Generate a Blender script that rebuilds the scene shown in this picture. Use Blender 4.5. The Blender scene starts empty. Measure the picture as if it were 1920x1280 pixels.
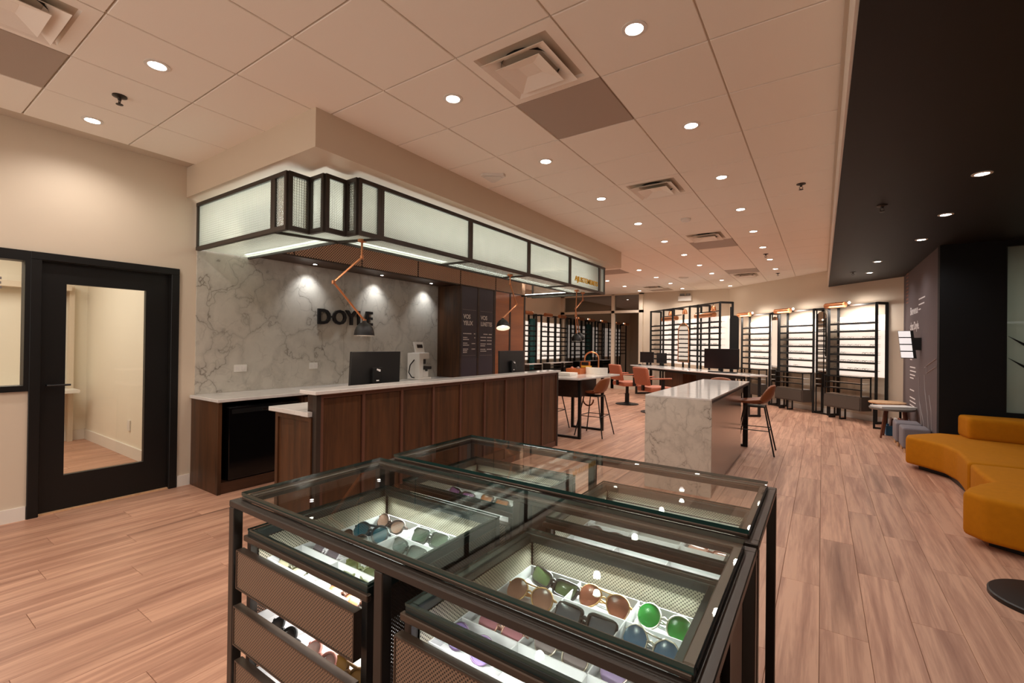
import bpy, bmesh, math, random
from mathutils import Vector, Matrix

random.seed(7)
scene = bpy.context.scene
COL = scene.collection
PI = math.pi

# ------------------------------------------------------------------ camera
CAM_H = 1.36
F_PX, YAW, PITCH, ROLL = 856.14, 0.5962697, 0.00508144, 0.01237792
cam_d = bpy.data.cameras.new('camera')
cam_d.sensor_width = 36.0
cam_d.lens = F_PX / 1920.0 * 36.0
cam_d.clip_start = 0.02
cam = bpy.data.objects.new('camera', cam_d)
COL.objects.link(cam)
fw = Vector((-math.sin(YAW) * math.cos(PITCH), math.cos(YAW) * math.cos(PITCH), math.sin(PITCH)))
r0 = Vector((math.cos(YAW), math.sin(YAW), 0.0))
u0 = r0.cross(fw)
rt = r0 * math.cos(ROLL) + u0 * math.sin(ROLL)
up = -r0 * math.sin(ROLL) + u0 * math.cos(ROLL)
cam.matrix_world = Matrix(((rt.x, up.x, -fw.x, 0), (rt.y, up.y, -fw.y, 0), (rt.z, up.z, -fw.z, CAM_H), (0, 0, 0, 1)))
scene.camera = cam

# ------------------------------------------------------------------ world, exposure
world = bpy.data.worlds.new('world')
scene.world = world
world.use_nodes = True
world.node_tree.nodes['Background'].inputs[0].default_value = (1.0, 0.91, 0.81, 1)
world.node_tree.nodes['Background'].inputs[1].default_value = 1.0
scene.view_settings.view_transform = 'Standard'
scene.view_settings.look = 'None'
scene.view_settings.gamma = 1.0
scene.view_settings.use_curve_mapping = False
scene.view_settings.exposure = 0.36
scene.cycles.use_denoising = True
scene.cycles.max_bounces = 8
scene.cycles.diffuse_bounces = 4
scene.cycles.glossy_bounces = 4
scene.cycles.transmission_bounces = 6
scene.cycles.transparent_max_bounces = 24
scene.cycles.caustics_reflective = False
scene.cycles.caustics_refractive = False
scene.cycles.sample_clamp_indirect = 4.0

WARM = (1.0, 0.80, 0.62)
NEUT = (1.0, 0.93, 0.86)
COOL = (0.93, 0.97, 1.0)
DOWN_W = 21.0      # downlight power

# ------------------------------------------------------------------ materials
def lin(c):
    return tuple(((v / 255.0) / 12.92 if v / 255.0 <= 0.04045 else ((v / 255.0 + 0.055) / 1.055) ** 2.4) for v in c)

class NT:
    def __init__(s, name):
        s.m = bpy.data.materials.new(name); s.m.use_nodes = True
        s.t = s.m.node_tree; s.n = s.t.nodes; s.b = s.n['Principled BSDF']; s.out = s.n['Material Output']
    def node(s, typ, **kw):
        nd = s.n.new(typ)
        for k, v in kw.items(): setattr(nd, k, v)
        return nd
    def link(s, a, b): s.t.links.new(a, b)
    def math(s, op, a, b=None, clamp=False):
        nd = s.n.new('ShaderNodeMath'); nd.operation = op; nd.use_clamp = clamp
        for i, v in enumerate((a, b)):
            if v is None: continue
            if isinstance(v, (int, float)): nd.inputs[i].default_value = v
            else: s.link(v, nd.inputs[i])
        return nd.outputs[0]
    def mixc(s, f, a, b):
        nd = s.n.new('ShaderNodeMix'); nd.data_type = 'RGBA'
        for i, v in ((0, f), (6, a), (7, b)):
            if isinstance(v, (int, float)): nd.inputs[i].default_value = v
            elif isinstance(v, tuple): nd.inputs[i].default_value = (*v, 1)
            else: s.link(v, nd.inputs[i])
        return nd.outputs[2]
    def bump(s, h, st, dist=0.01):
        nd = s.n.new('ShaderNodeBump'); nd.inputs['Strength'].default_value = st; nd.inputs['Distance'].default_value = dist
        s.link(h, nd.inputs['Height']); s.link(nd.outputs[0], s.b.inputs['Normal'])
    def coord(s, scale=(1, 1, 1), rot=(0, 0, 0)):
        tc = s.n.new('ShaderNodeTexCoord'); mp = s.n.new('ShaderNodeMapping')
        mp.inputs['Scale'].default_value = scale; mp.inputs['Rotation'].default_value = rot
        s.link(tc.outputs['Object'], mp.inputs['Vector'])
        return mp.outputs[0]
    def noise(s, vec, sc, det=4.0, rough=0.55, dist=0.0):
        nd = s.n.new('ShaderNodeTexNoise'); nd.inputs['Scale'].default_value = sc
        nd.inputs['Detail'].default_value = det; nd.inputs['Roughness'].default_value = rough
        nd.inputs['Distortion'].default_value = dist
        s.link(vec, nd.inputs['Vector']); return nd.outputs['Fac']
    def ramp(s, f, stops):
        nd = s.n.new('ShaderNodeValToRGB'); e = nd.color_ramp.elements
        while len(e) < len(stops): e.new(0.5)
        for i, (p, c) in enumerate(stops): e[i].position = p; e[i].color = (*c, 1) if len(c) == 3 else c
        s.link(f, nd.inputs[0]); return nd.outputs[0]

def plain(name, rgb, rough=0.5, metal=0.0, var=0.06, scale=40.0, spec=0.5, bumpst=0.0, coat=0.0):
    n = NT(name); c = lin(rgb)
    v = n.noise(n.coord(), scale)
    col = n.mixc(v, tuple(min(1, x * (1 - var)) for x in c), tuple(min(1, x * (1 + var)) for x in c))
    n.link(col, n.b.inputs['Base Color'])
    n.b.inputs['Roughness'].default_value = rough; n.b.inputs['Metallic'].default_value = metal
    n.b.inputs['Specular IOR Level'].default_value = spec
    n.b.inputs['Coat Weight'].default_value = coat
    if bumpst: n.bump(v, bumpst, 0.002)
    return n.m

def emit(name, rgb, st):
    n = NT(name); c = lin(rgb)
    v = n.noise(n.coord(), 5.0)
    n.link(n.mixc(v, tuple(x * 0.97 for x in c), c), n.b.inputs['Emission Color'])
    n.b.inputs['Emission Strength'].default_value = st
    n.b.inputs['Base Color'].default_value = (*c, 1); n.b.inputs['Roughness'].default_value = 0.6
    return n.m

def wood(name, dark, light, axis=2, sc=1.0, rough=0.4, randomise=False, spec=0.4):
    n = NT(name)
    s = [(30.0 if randomise else 14.0) * sc] * 3; s[axis] = (1.5 if randomise else 1.1) * sc
    vec = n.coord(tuple(s))
    rnd = None
    if randomise:
        oi = n.node('ShaderNodeObjectInfo'); ge = n.node('ShaderNodeNewGeometry')
        rnd = n.math('FRACT', n.math('ADD', oi.outputs['Random'], ge.outputs['Random Per Island']))
        sh = n.node('ShaderNodeVectorMath', operation='ADD'); cb = n.node('ShaderNodeCombineXYZ')
        for i, k in enumerate((37.0, 53.0, 71.0)): n.link(n.math('MULTIPLY', rnd, k), cb.inputs[i])
        n.link(vec, sh.inputs[0]); n.link(cb.outputs[0], sh.inputs[1]); vec = sh.outputs[0]
    a = n.noise(vec, 1.0, 5, 0.6, 0.6)
    b = n.noise(vec, 4.5, 3, 0.6)
    f = n.math('ADD', n.math('MULTIPLY', a, 0.75), n.math('MULTIPLY', b, 0.25))
    d, l = lin(dark), lin(light); mid = tuple((x + y) / 2 for x, y in zip(d, l))
    col = n.ramp(f, [(0.32, d), (0.47, mid), (0.58, l)] if randomise else [(0.30, d), (0.48, mid), (0.66, l)])
    if rnd is not None:
        br = n.math('ADD', n.math('MULTIPLY', rnd, 0.16), 0.92)
        mm = n.node('ShaderNodeVectorMath', operation='SCALE'); n.link(col, mm.inputs[0]); n.link(br, mm.inputs['Scale']); col = mm.outputs[0]
        kn = n.noise(vec, 0.55, 2, 0.4)
        col = n.mixc(n.math('MULTIPLY', n.math('SUBTRACT', kn, 0.63, True), 3.0, True), col, lin((96, 66, 54)))
    n.link(col, n.b.inputs['Base Color'])
    n.b.inputs['Roughness'].default_value = rough; n.b.inputs['Specular IOR Level'].default_value = spec
    n.bump(f, 0.06, 0.003)
    return n.m

def marble(name, base, vein, sc=1.0, rough=0.18, strength=1.0):
    n = NT(name)
    vec = n.coord((sc, sc, sc * 0.8), (0.55, 0.35, 0.2))
    nz = n.node('ShaderNodeTexNoise'); nz.inputs['Scale'].default_value = 2.6; nz.inputs['Detail'].default_value = 5.0; n.link(vec, nz.inputs['Vector'])
    def veins(scale, warp, width):
        sub = n.node('ShaderNodeVectorMath', operation='SUBTRACT'); n.link(nz.outputs['Color'], sub.inputs[0]); sub.inputs[1].default_value = (0.5, 0.5, 0.5)
        scl = n.node('ShaderNodeVectorMath', operation='SCALE'); n.link(sub.outputs[0], scl.inputs[0]); scl.inputs['Scale'].default_value = warp
        add = n.node('ShaderNodeVectorMath', operation='ADD'); n.link(vec, add.inputs[0]); n.link(scl.outputs[0], add.inputs[1])
        vo = n.node('ShaderNodeTexVoronoi', feature='DISTANCE_TO_EDGE'); vo.inputs['Scale'].default_value = scale; n.link(add.outputs[0], vo.inputs['Vector'])
        return n.math('SUBTRACT', 1.0, n.math('DIVIDE', vo.outputs['Distance'], width), True)
    m1 = n.math('MULTIPLY', n.math('SUBTRACT', n.noise(vec, 1.4, 4), 0.42, True), 4.5, True)
    m2 = n.math('MULTIPLY', n.math('SUBTRACT', n.noise(vec, 3.3, 4), 0.46, True), 4.0, True)
    v1 = n.math('MULTIPLY', veins(1.5, 0.85, 0.022), m1)
    v2 = n.math('MULTIPLY', veins(3.4, 0.5, 0.05), m2)
    soft = n.math('MULTIPLY', veins(1.5, 0.85, 0.16), 0.20)
    f = n.math('MULTIPLY', n.math('ADD', n.math('ADD', n.math('MULTIPLY', v1, 0.6), n.math('MULTIPLY', v2, 0.35)), soft, True), strength)
    cl = n.noise(vec, 4.0, 6, 0.65)
    b2 = n.mixc(cl, lin(base), tuple(x * 0.74 for x in lin(base)))
    n.link(n.mixc(f, b2, lin(vein)), n.b.inputs['Base Color'])
    n.b.inputs['Roughness'].default_value = rough; n.b.inputs['Specular IOR Level'].default_value = 0.5
    return n.m

def perf(name, rgb, ax, p, thr=0.32, metal=0.6, rough=0.42, dark=None):
    n = NT(name); c = lin(rgb)
    n.b.inputs['Base Color'].default_value = (*c, 1); n.b.inputs['Metallic'].default_value = metal; n.b.inputs['Roughness'].default_value = rough
    sp = n.node('ShaderNodeSeparateXYZ'); n.link(n.coord(), sp.inputs[0])
    o = {'x': 0, 'y': 1, 'z': 2}
    a = n.math('SINE', n.math('MULTIPLY', sp.outputs[o[ax[0]]], 2 * PI / p)); b = n.math('SINE', n.math('MULTIPLY', sp.outputs[o[ax[1]]], 2 * PI / p))
    h = n.math('GREATER_THAN', n.math('MULTIPLY', a, b), thr)
    if dark is not None:
        n.link(n.mixc(h, c, lin(dark)), n.b.inputs['Base Color']); n.link(n.math('MULTIPLY', n.math('SUBTRACT', 1.0, h), metal), n.b.inputs['Metallic']); n.bump(n.math('SUBTRACT', 1.0, h), 0.4, 0.001); return n.m
    tr = n.node('ShaderNodeBsdfTransparent'); mx = n.node('ShaderNodeMixShader')
    n.link(h, mx.inputs[0]); n.link(n.b.outputs[0], mx.inputs[1]); n.link(tr.outputs[0], mx.inputs[2]); n.link(mx.outputs[0], n.out.inputs[0])
    return n.m

def thin_glass(name, tint=(248, 252, 250), rough=0.0, ior=1.5, boost=0.0, dirt=0.0):
    n = NT(name)
    tr = n.node('ShaderNodeBsdfTransparent'); tr.inputs[0].default_value = (*lin(tint), 1)
    gl = n.node('ShaderNodeBsdfGlossy'); gl.inputs['Roughness'].default_value = rough
    lw = n.node('ShaderNodeLayerWeight'); lw.inputs[0].default_value = 0.5
    f0 = ((ior - 1) / (ior + 1)) ** 2
    sch = n.math('ADD', n.math('MULTIPLY', n.math('POWER', lw.outputs['Facing'], 5.0), 0.72 - f0), f0)
    v = n.noise(n.coord(), 3.0)
    f = n.math('ADD', sch, n.math('ADD', boost, n.math('MULTIPLY', v, dirt)), True)
    mx = n.node('ShaderNodeMixShader'); n.link(f, mx.inputs[0]); n.link(tr.outputs[0], mx.inputs[1]); n.link(gl.outputs[0], mx.inputs[2])
    n.link(mx.outputs[0], n.out.inputs[0]); return n.m

def reeded(name, ax, sc=0.02):
    n = NT(name)
    sp = n.node('ShaderNodeSeparateXYZ'); n.link(n.coord(), sp.inputs[0]); o = {'x': 0, 'y': 1, 'z': 2}
    a = n.math('SINE', n.math('MULTIPLY', sp.outputs[o[ax[0]]], 2 * PI / sc)); b = n.math('SINE', n.math('MULTIPLY', sp.outputs[o[ax[1]]], 2 * PI / sc))
    h = n.math('ADD', a, b)
    cl = n.noise(n.coord(), 2.2, 3)
    col = n.mixc(n.math('MULTIPLY', cl, 0.6), lin((240, 240, 228)), lin((206, 216, 200)))
    pat = n.math('ADD', n.math('MULTIPLY', n.math('MULTIPLY', a, b), 0.22), 0.78)
    vs_ = n.node('ShaderNodeVectorMath', operation='SCALE'); n.link(col, vs_.inputs[0]); n.link(pat, vs_.inputs['Scale']); col = vs_.outputs[0]
    bp = n.node('ShaderNodeBump'); bp.inputs['Strength'].default_value = 0.5; bp.inputs['Distance'].default_value = 0.002; n.link(h, bp.inputs['Height'])
    tl = n.node('ShaderNodeBsdfTranslucent'); n.link(col, tl.inputs[0]); n.link(bp.outputs[0], tl.inputs['Normal'])
    gl = n.node('ShaderNodeBsdfGlossy'); gl.inputs['Roughness'].default_value = 0.12; n.link(bp.outputs[0], gl.inputs['Normal'])
    tr = n.node('ShaderNodeBsdfTransparent'); tr.inputs[0].default_value = (*lin((232, 240, 230)), 1)
    fr = n.node('ShaderNodeFresnel'); n.link(bp.outputs[0], fr.inputs['Normal'])
    m0 = n.node('ShaderNodeMixShader'); m0.inputs[0].default_value = 0.22; n.link(tl.outputs[0], m0.inputs[1]); n.link(tr.outputs[0], m0.inputs[2])
    mx = n.node('ShaderNodeMixShader'); n.link(n.math('MULTIPLY', fr.outputs[0], 0.6), mx.inputs[0]); n.link(m0.outputs[0], mx.inputs[1]); n.link(gl.outputs[0], mx.inputs[2])
    n.link(mx.outputs[0], n.out.inputs[0]); return n.m

def frosty(name, rgb, trans=0.25):
    n = NT(name); c = lin(rgb); v = n.noise(n.coord(), 8.0)
    df = n.node('ShaderNodeBsdfDiffuse'); tl = n.node('ShaderNodeBsdfTranslucent'); tr = n.node('ShaderNodeBsdfTransparent')
    col = n.mixc(v, tuple(x * .96 for x in c), c); n.link(col, df.inputs[0]); n.link(col, tl.inputs[0])
    a = n.node('ShaderNodeMixShader'); a.inputs[0].default_value = 0.35; n.link(df.outputs[0], a.inputs[1]); n.link(tl.outputs[0], a.inputs[2])
    b = n.node('ShaderNodeMixShader'); b.inputs[0].default_value = trans; n.link(a.outputs[0], b.inputs[1]); n.link(tr.outputs[0], b.inputs[2])
    n.link(b.outputs[0], n.out.inputs[0]); return n.m

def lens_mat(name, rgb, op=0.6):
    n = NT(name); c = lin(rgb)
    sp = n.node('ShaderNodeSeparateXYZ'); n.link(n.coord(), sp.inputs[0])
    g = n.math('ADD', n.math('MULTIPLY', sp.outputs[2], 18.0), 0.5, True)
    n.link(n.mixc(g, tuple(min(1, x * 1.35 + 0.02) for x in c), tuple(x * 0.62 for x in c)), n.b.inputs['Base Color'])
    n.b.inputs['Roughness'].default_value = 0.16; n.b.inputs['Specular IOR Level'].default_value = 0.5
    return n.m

M = {}
M['tile'] = plain('ceiling_tile_white', (250, 241, 230), 0.9, var=0.03, scale=260, spec=0.15, bumpst=0.05)
M['grid'] = plain('ceiling_grid_metal', (206, 190, 172), 0.6, var=0.03)
M['wall'] = plain('cream_paint', (218, 201, 180), 0.55, var=0.02, scale=3, spec=0.35)
M['white'] = plain('white_paint', (236, 228, 218), 0.5, var=0.02, scale=6, spec=0.35)
M['soffit'] = plain('black_paint', (26, 23, 22), 0.55, var=0.08, scale=2, spec=0.3)
M['blackwall'] = plain('matt_black_wall', (20, 18, 18), 0.7, var=0.06, scale=2, spec=0.25)
M['greywall'] = plain('charcoal_wall_print', (104, 92, 92), 0.75, var=0.05, scale=2.5, spec=0.2)
M['blackmetal'] = plain('black_metal', (17, 15, 14), 0.45, 0.2, var=0.1)
M['bronze'] = plain('dark_bronze_metal', (60, 52, 46), 0.38, 0.4, var=0.1, scale=12)
M['bronze2'] = plain('bronze_rim_metal', (88, 73, 62), 0.35, 0.45, var=0.1, scale=12)
M['steel'] = plain('brushed_steel', (176, 168, 160), 0.22, 0.95, var=0.05, scale=6)
M['chrome'] = plain('chrome', (210, 206, 200), 0.12, 1.0, var=0.03)
M['copper'] = plain('copper', (216, 146, 102), 0.28, 0.85, var=0.08, scale=10)
M['copperpanel'] = wood('copper_sheet_patina', (132, 68, 34), (204, 122, 64), 1, 0.14, 0.34, spec=0.7)
M['walnut'] = wood('walnut_veneer', (44, 27, 15), (90, 56, 32), 2, 1.0, 0.42)
M['walnut_h'] = wood('walnut_veneer_long', (42, 26, 17), (80, 50, 33), 1, 1.0, 0.42)
M['walnutdark'] = wood('dark_walnut', (38, 24, 17), (64, 41, 28), 1, 1.0, 0.45)
M['floor'] = wood('oak_floor_planks', (152, 106, 86), (205, 158, 131), 1, 0.5, 0.42, True, 0.4)
M['legwood'] = wood('table_leg_wood', (72, 38, 26), (120, 70, 48), 2, 2.0, 0.4)
M['palewood'] = wood('pale_wood', (196, 148, 108), (226, 184, 142), 2, 2.0, 0.4)
M['marblewall'] = marble('grey_veined_marble_wall', (212, 204, 191), (104, 94, 84), 1.9, 0.22)
M['marble'] = marble('grey_veined_marble_block', (214, 204, 190), (106, 94, 84), 3.0, 0.2)
M['quartz'] = marble('pale_quartz_top', (232, 226, 220), (190, 182, 176), 2.5, 0.12, 0.5)
M['poster'] = plain('dark_plum_poster', (58, 50, 62), 0.5, var=0.04, scale=4)
M['ink'] = plain('white_print', (232, 226, 224), 0.6, var=0.02)
M['inkdim'] = plain('grey_print', (150, 138, 136), 0.6, var=0.04)
M['gold'] = plain('gold_lettering', (214, 164, 40), 0.35, 0.5, var=0.06)
M['letter'] = plain('black_letter', (17, 16, 18), 0.35, var=0.04)
M['greyletter'] = plain('grey_letter', (128, 118, 114), 0.5, var=0.04)
M['plastic'] = plain('black_plastic', (10, 9, 9), 0.45, var=0.06)
M['screen'] = plain('dark_screen', (30, 24, 25), 0.18, var=0.05)
M['whiteplastic'] = plain('white_plastic', (232, 226, 218), 0.35, var=0.02)
M['greyplastic'] = plain('grey_plastic', (120, 114, 108), 0.45, var=0.05)
M['fridge'] = plain('black_gloss', (9, 8, 9), 0.12, var=0.05)
M['blue'] = plain('blue_sticker', (48, 104, 190), 0.5, var=0.03)
M['mustard'] = plain('mustard_velvet', (184, 114, 8), 0.9, var=0.12, scale=24, spec=0.2, bumpst=0.1)
M['leather'] = plain('tan_leather', (178, 102, 74), 0.5, var=0.08, scale=30, bumpst=0.06)
M['leather2'] = plain('brown_leather', (136, 76, 40), 0.5, var=0.1, scale=30, bumpst=0.06)
M['pouf'] = plain('grey_felt', (122, 114, 118), 0.95, var=0.1, scale=80, bumpst=0.1)
M['paper'] = plain('paper', (228, 220, 214), 0.7, var=0.03)
M['greyreturn'] = plain('grey_return_grille', (178, 160, 146), 0.6, 0.1, var=0.12, scale=300, bumpst=0.2)
M['disc'] = plain('satin_black', (14, 13, 13), 0.4, var=0.08)
M['bulb'] = emit('downlight_lens', (255, 246, 236), 22.0)
M['led'] = emit('led_strip', (246, 252, 244), 5.0)
M['ledsoft'] = emit('led_strip_soft', (246, 250, 244), 4.0)
M['backlit'] = emit('backlit_panel', (255, 240, 226), 0.62)
M['lampglow'] = emit('lamp_glow', (255, 232, 208), 8.0)
M['tablet'] = emit('lit_tablet_screen', (240, 234, 232), 0.6)
M['tealglow'] = emit('teal_screen', (16, 66, 62), 0.12)
M['blueglow'] = emit('blue_screen', (40, 96, 120), 0.5)
M['streetlamp'] = emit('street_light', (170, 232, 236), 12.0)
M['perf_xz'] = perf('perforated_bronze_front', (146, 122, 102), 'xz', 0.0095, 0.25, 0.4, 0.42, (26, 20, 17))
M['perf_yz'] = perf('perforated_bronze_side', (96, 80, 70), 'yz', 0.0095, 0.28)
M['perfin_xz'] = perf('perforated_pale_back', (196, 188, 168), 'xz', 0.0095, 0.3, 0.3, 0.42, (60, 54, 46))
M['perfin_yz'] = perf('perforated_pale_side', (196, 188, 168), 'yz', 0.0095, 0.3, 0.3, 0.42, (60, 54, 46))
M['fascia'] = perf('perforated_copper_fascia', (192, 150, 122), 'yz', 0.03, 0.2, 0.35, 0.4, (52, 28, 20))
M['glass'] = thin_glass('clear_glass')
M['glassclear'] = thin_glass('clear_glass_underside', (250, 253, 252), 0.0, 1.02)
M['drawerbrown'] = plain('taupe_drawer', (84, 74, 66), 0.5, 0.1, 0.08)
M['darkrim'] = plain('dark_rim', (34, 46, 44), 0.35, 0.2, 0.08)
M['stile'] = plain('reddish_walnut_edge', (92, 58, 44), 0.4, var=0.1)
M['glassdoor'] = thin_glass('door_glass', (244, 244, 240))
M['glassedge'] = plain('green_glass_edge', (32, 62, 57), 0.1, var=0.2, scale=8, coat=0.3)
M['nightglass'] = thin_glass('night_window_glass', (120, 112, 104), 0.01, 1.5, 0.22)
M['smoke'] = thin_glass('smoked_glass_shelf', (226, 220, 214), 0.02, 1.45, 0.02)
M['mirror'] = plain('mirror', (226, 222, 216), 0.02, 1.0, var=0.01)
M['reed_x'] = reeded('reeded_glass_facing_y', 'xz')
M['reed_y'] = reeded('reeded_glass_facing_x', 'yz')
M['reed_z'] = reeded('reeded_glass_facing_down', 'xy')
M['frost'] = frosty('frosted_office_glass', (150, 150, 138), 0.1)
M['tray'] = frosty('frosted_white_tray', (240, 240, 240), 0.12)
M['night'] = plain('night_dark', (34, 26, 22), 0.9, var=0.4, scale=1.5)
M['boxwood'] = plain('orange_box', (176, 92, 40), 0.5, var=0.1)
M['yellow'] = plain('yellow_plastic', (206, 158, 52), 0.5, var=0.06)
M['bookblue'] = plain('blue_book', (18, 84, 120), 0.5)
M['bookbrown'] = plain('brown_book', (92, 62, 52), 0.6)
M['bookred'] = plain('rust_book', (150, 82, 58), 0.6)
M['cell'] = plain('cardboard', (204, 176, 150), 0.7)
M['doorwhite'] = plain('office_white', (240, 230, 212), 0.6, var=0.02, scale=4)

# ------------------------------------------------------------------ mesh helpers
ORI = {}
class MB:
    def __init__(s): s.v = []; s.f = []; s.mi = []
    def add(s, vs, fs, mi=0):
        b = len(s.v); s.v += [tuple(v) for v in vs]
        for f in fs: s.f.append(tuple(b + i for i in f)); s.mi.append(mi)
        return s
    def box(s, x0, y0, z0, x1, y1, z1, mi=0, top=None):
        vs = [(x0, y0, z0), (x1, y0, z0), (x1, y1, z0), (x0, y1, z0), (x0, y0, z1), (x1, y0, z1), (x1, y1, z1), (x0, y1, z1)]
        fs = [(0, 3, 2, 1), (4, 5, 6, 7), (0, 1, 5, 4), (1, 2, 6, 5), (2, 3, 7, 6), (3, 0, 4, 7)]
        b = len(s.v); s.v += vs
        for k, f in enumerate(fs): s.f.append(tuple(b + i for i in f)); s.mi.append(mi if (top is None or k > 1) else top)
        return s
    def prism(s, poly, z0, z1, mi=0, topmi=None):
        n = len(poly)
        vs = [(x, y, z0) for x, y in poly] + [(x, y, z1) for x, y in poly]
        b = len(s.v); s.v += vs
        s.f.append(tuple(b + i for i in reversed(range(n)))); s.mi.append(mi if topmi is None else topmi)
        s.f.append(tuple(b + n + i for i in range(n))); s.mi.append(mi if topmi is None else topmi)
        for i in range(n):
            j = (i + 1) % n; s.f.append((b + i, b + j, b + n + j, b + n + i)); s.mi.append(mi)
        return s
    def bar(s, p, q, w, h=None, mi=0):
        h = h or w; p = Vector(p); q = Vector(q); d = (q - p).normalized()
        a = Vector((0, 0, 1)) if abs(d.z) < 0.95 else Vector((0, 1, 0))
        sx = d.cross(a).normalized() * (w / 2); sy = sx.cross(d).normalized() * (h / 2)
        vs = [p - sx - sy, p + sx - sy, p + sx + sy, p - sx + sy, q - sx - sy, q + sx - sy, q + sx + sy, q - sx + sy]
        return s.add(vs, [(0, 3, 2, 1), (4, 5, 6, 7), (0, 1, 5, 4), (1, 2, 6, 5), (2, 3, 7, 6), (3, 0, 4, 7)], mi)
    def tube(s, pts, r, n=8, mi=0, closed=False):
        pts = [Vector(p) for p in pts]; m = len(pts); rings = []
        rr = r if isinstance(r, (list, tuple)) else [r] * m
        prev = None
        for i in range(m):
            if closed: d = pts[(i + 1) % m] - pts[i - 1]
            else: d = pts[min(i + 1, m - 1)] - pts[max(i - 1, 0)]
            d.normalize()
            if prev is None:
                a = Vector((0, 0, 1)) if abs(d.z) < 0.9 else Vector((1, 0, 0)); x = d.cross(a).normalized()
            else:
                x = (prev - d * prev.dot(d)).normalized()
            prev = x; y = d.cross(x)
            rings.append([pts[i] + x * math.cos(2 * PI * k / n) * rr[i] + y * math.sin(2 * PI * k / n) * rr[i] for k in range(n)])
        vs = [v for R in rings for v in R]; fs = []
        for i in range(m if closed else m - 1):
            j = (i + 1) % m
            for k in range(n):
                l = (k + 1) % n; fs.append((i * n + k, i * n + l, j * n + l, j * n + k))
        if not closed: fs.append(tuple(reversed(range(n)))); fs.append(tuple((m - 1) * n + k for k in range(n)))
        return s.add(vs, fs, mi)
    def lathe(s, prof, c=(0, 0, 0), n=24, mi=0, cap=True):
        vs = []; fs = []; m = len(prof)
        for r, z in prof:
            for k in range(n): vs.append((c[0] + r * math.cos(2 * PI * k / n), c[1] + r * math.sin(2 * PI * k / n), c[2] + z))
        for i in range(m - 1):
            for k in range(n):
                l = (k + 1) % n; fs.append((i * n + k, i * n + l, (i + 1) * n + l, (i + 1) * n + k))
        if cap: fs.append(tuple(reversed(range(n)))); fs.append(tuple((m - 1) * n + k for k in range(n)))
        return s.add(vs, fs, mi)
    def xform(s, fn): s.v = [tuple(fn(Vector(v))) for v in s.v]; return s
    def build(s, name, mats, parent=None, bevel=0.0, seg=2, smooth=False, local=False):
        if not isinstance(mats, (list, tuple)): mats = [mats]
        o = (0, 0, 0)
        if parent is not None and not local: o = ORI.get(parent.name, (0, 0, 0))
        me = bpy.data.meshes.new(name)
        me.from_pydata([(x - o[0], y - o[1], z - o[2]) for x, y, z in s.v], [], s.f)
        for m in mats: me.materials.append(M[m] if isinstance(m, str) else m)
        if len(mats) > 1: me.polygons.foreach_set('material_index', s.mi)
        bm = bmesh.new(); bm.from_mesh(me)
        bmesh.ops.recalc_face_normals(bm, faces=bm.faces)
        if bevel: bmesh.ops.bevel(bm, geom=list(bm.edges), offset=bevel, segments=seg, profile=0.6, affect='EDGES', clamp_overlap=True)
        bm.to_mesh(me); bm.free()
        if smooth:
            me.polygons.foreach_set('use_smooth', [True] * len(me.polygons))
            if smooth != 'all':
                try: me.set_sharp_from_angle(angle=math.radians(40))
                except Exception: pass
        ob = bpy.data.objects.new(name, me); COL.objects.link(ob)
        if parent is not None: ob.parent = parent; ORI[ob.name] = o
        else: ORI[ob.name] = (0, 0, 0)
        return ob

def thing(name, label, cat, loc=(0, 0, 0), group=None, rz=0.0):
    o = bpy.data.objects.new(name, None); o.empty_display_size = 0.1; COL.objects.link(o)
    o.location = loc; o.rotation_euler = (0, 0, rz); o['label'] = label; o['category'] = cat
    if group: o['group'] = group
    ORI[o.name] = tuple(loc); return o
def tag(o, label, cat, group=None):
    o['label'] = label; o['category'] = cat
    if group: o['group'] = group
    return o
def structure(o, label=None):
    o['kind'] = 'structure'
    if label: o['label'] = label
    return o
def origin_to(o, loc):
    o.data.transform(Matrix.Translation(-Vector(loc))); o.location = loc; ORI[o.name] = tuple(loc); return o
def copy_tree(root, loc, rz, label=None, group=None):
    def rec(o, par):
        c = o.copy(); COL.objects.link(c); c.parent = par; ORI[c.name] = (0, 0, 0)
        for ch in list(o.children): rec(ch, c)
        return c
    r = rec(root, None); r.location = loc; r.rotation_euler = (0, 0, rz)
    if label: r['label'] = label
    if group: r['group'] = group
    return r
def area(name, loc, size, power, color, rot=(0, 0, 0), parent=None, sy=None, spread=None):
    L = bpy.data.lights.new(name, 'AREA'); L.energy = power; L.color = color; L.size = size
    if sy: L.shape = 'RECTANGLE'; L.size_y = sy
    if spread: L.spread = spread
    o = bpy.data.objects.new(name, L); COL.objects.link(o); o.rotation_euler = rot
    if parent is not None:
        o.parent = parent; q = ORI.get(parent.name, (0, 0, 0)); loc = tuple(a - b for a, b in zip(loc, q))
    o.location = loc; return o
def spot(name, loc, power, color, angle=140, blend=0.9, radius=0.04, rot=(0, 0, 0), parent=None):
    L = bpy.data.lights.new(name, 'SPOT'); L.energy = power; L.color = color; L.spot_size = math.radians(angle); L.spot_blend = blend; L.shadow_soft_size = radius
    o = bpy.data.objects.new(name, L); COL.objects.link(o); o.rotation_euler = rot
    if parent is not None:
        o.parent = parent; q = ORI.get(parent.name, (0, 0, 0)); loc = tuple(a - b for a, b in zip(loc, q))
    o.location = loc; return o

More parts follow.
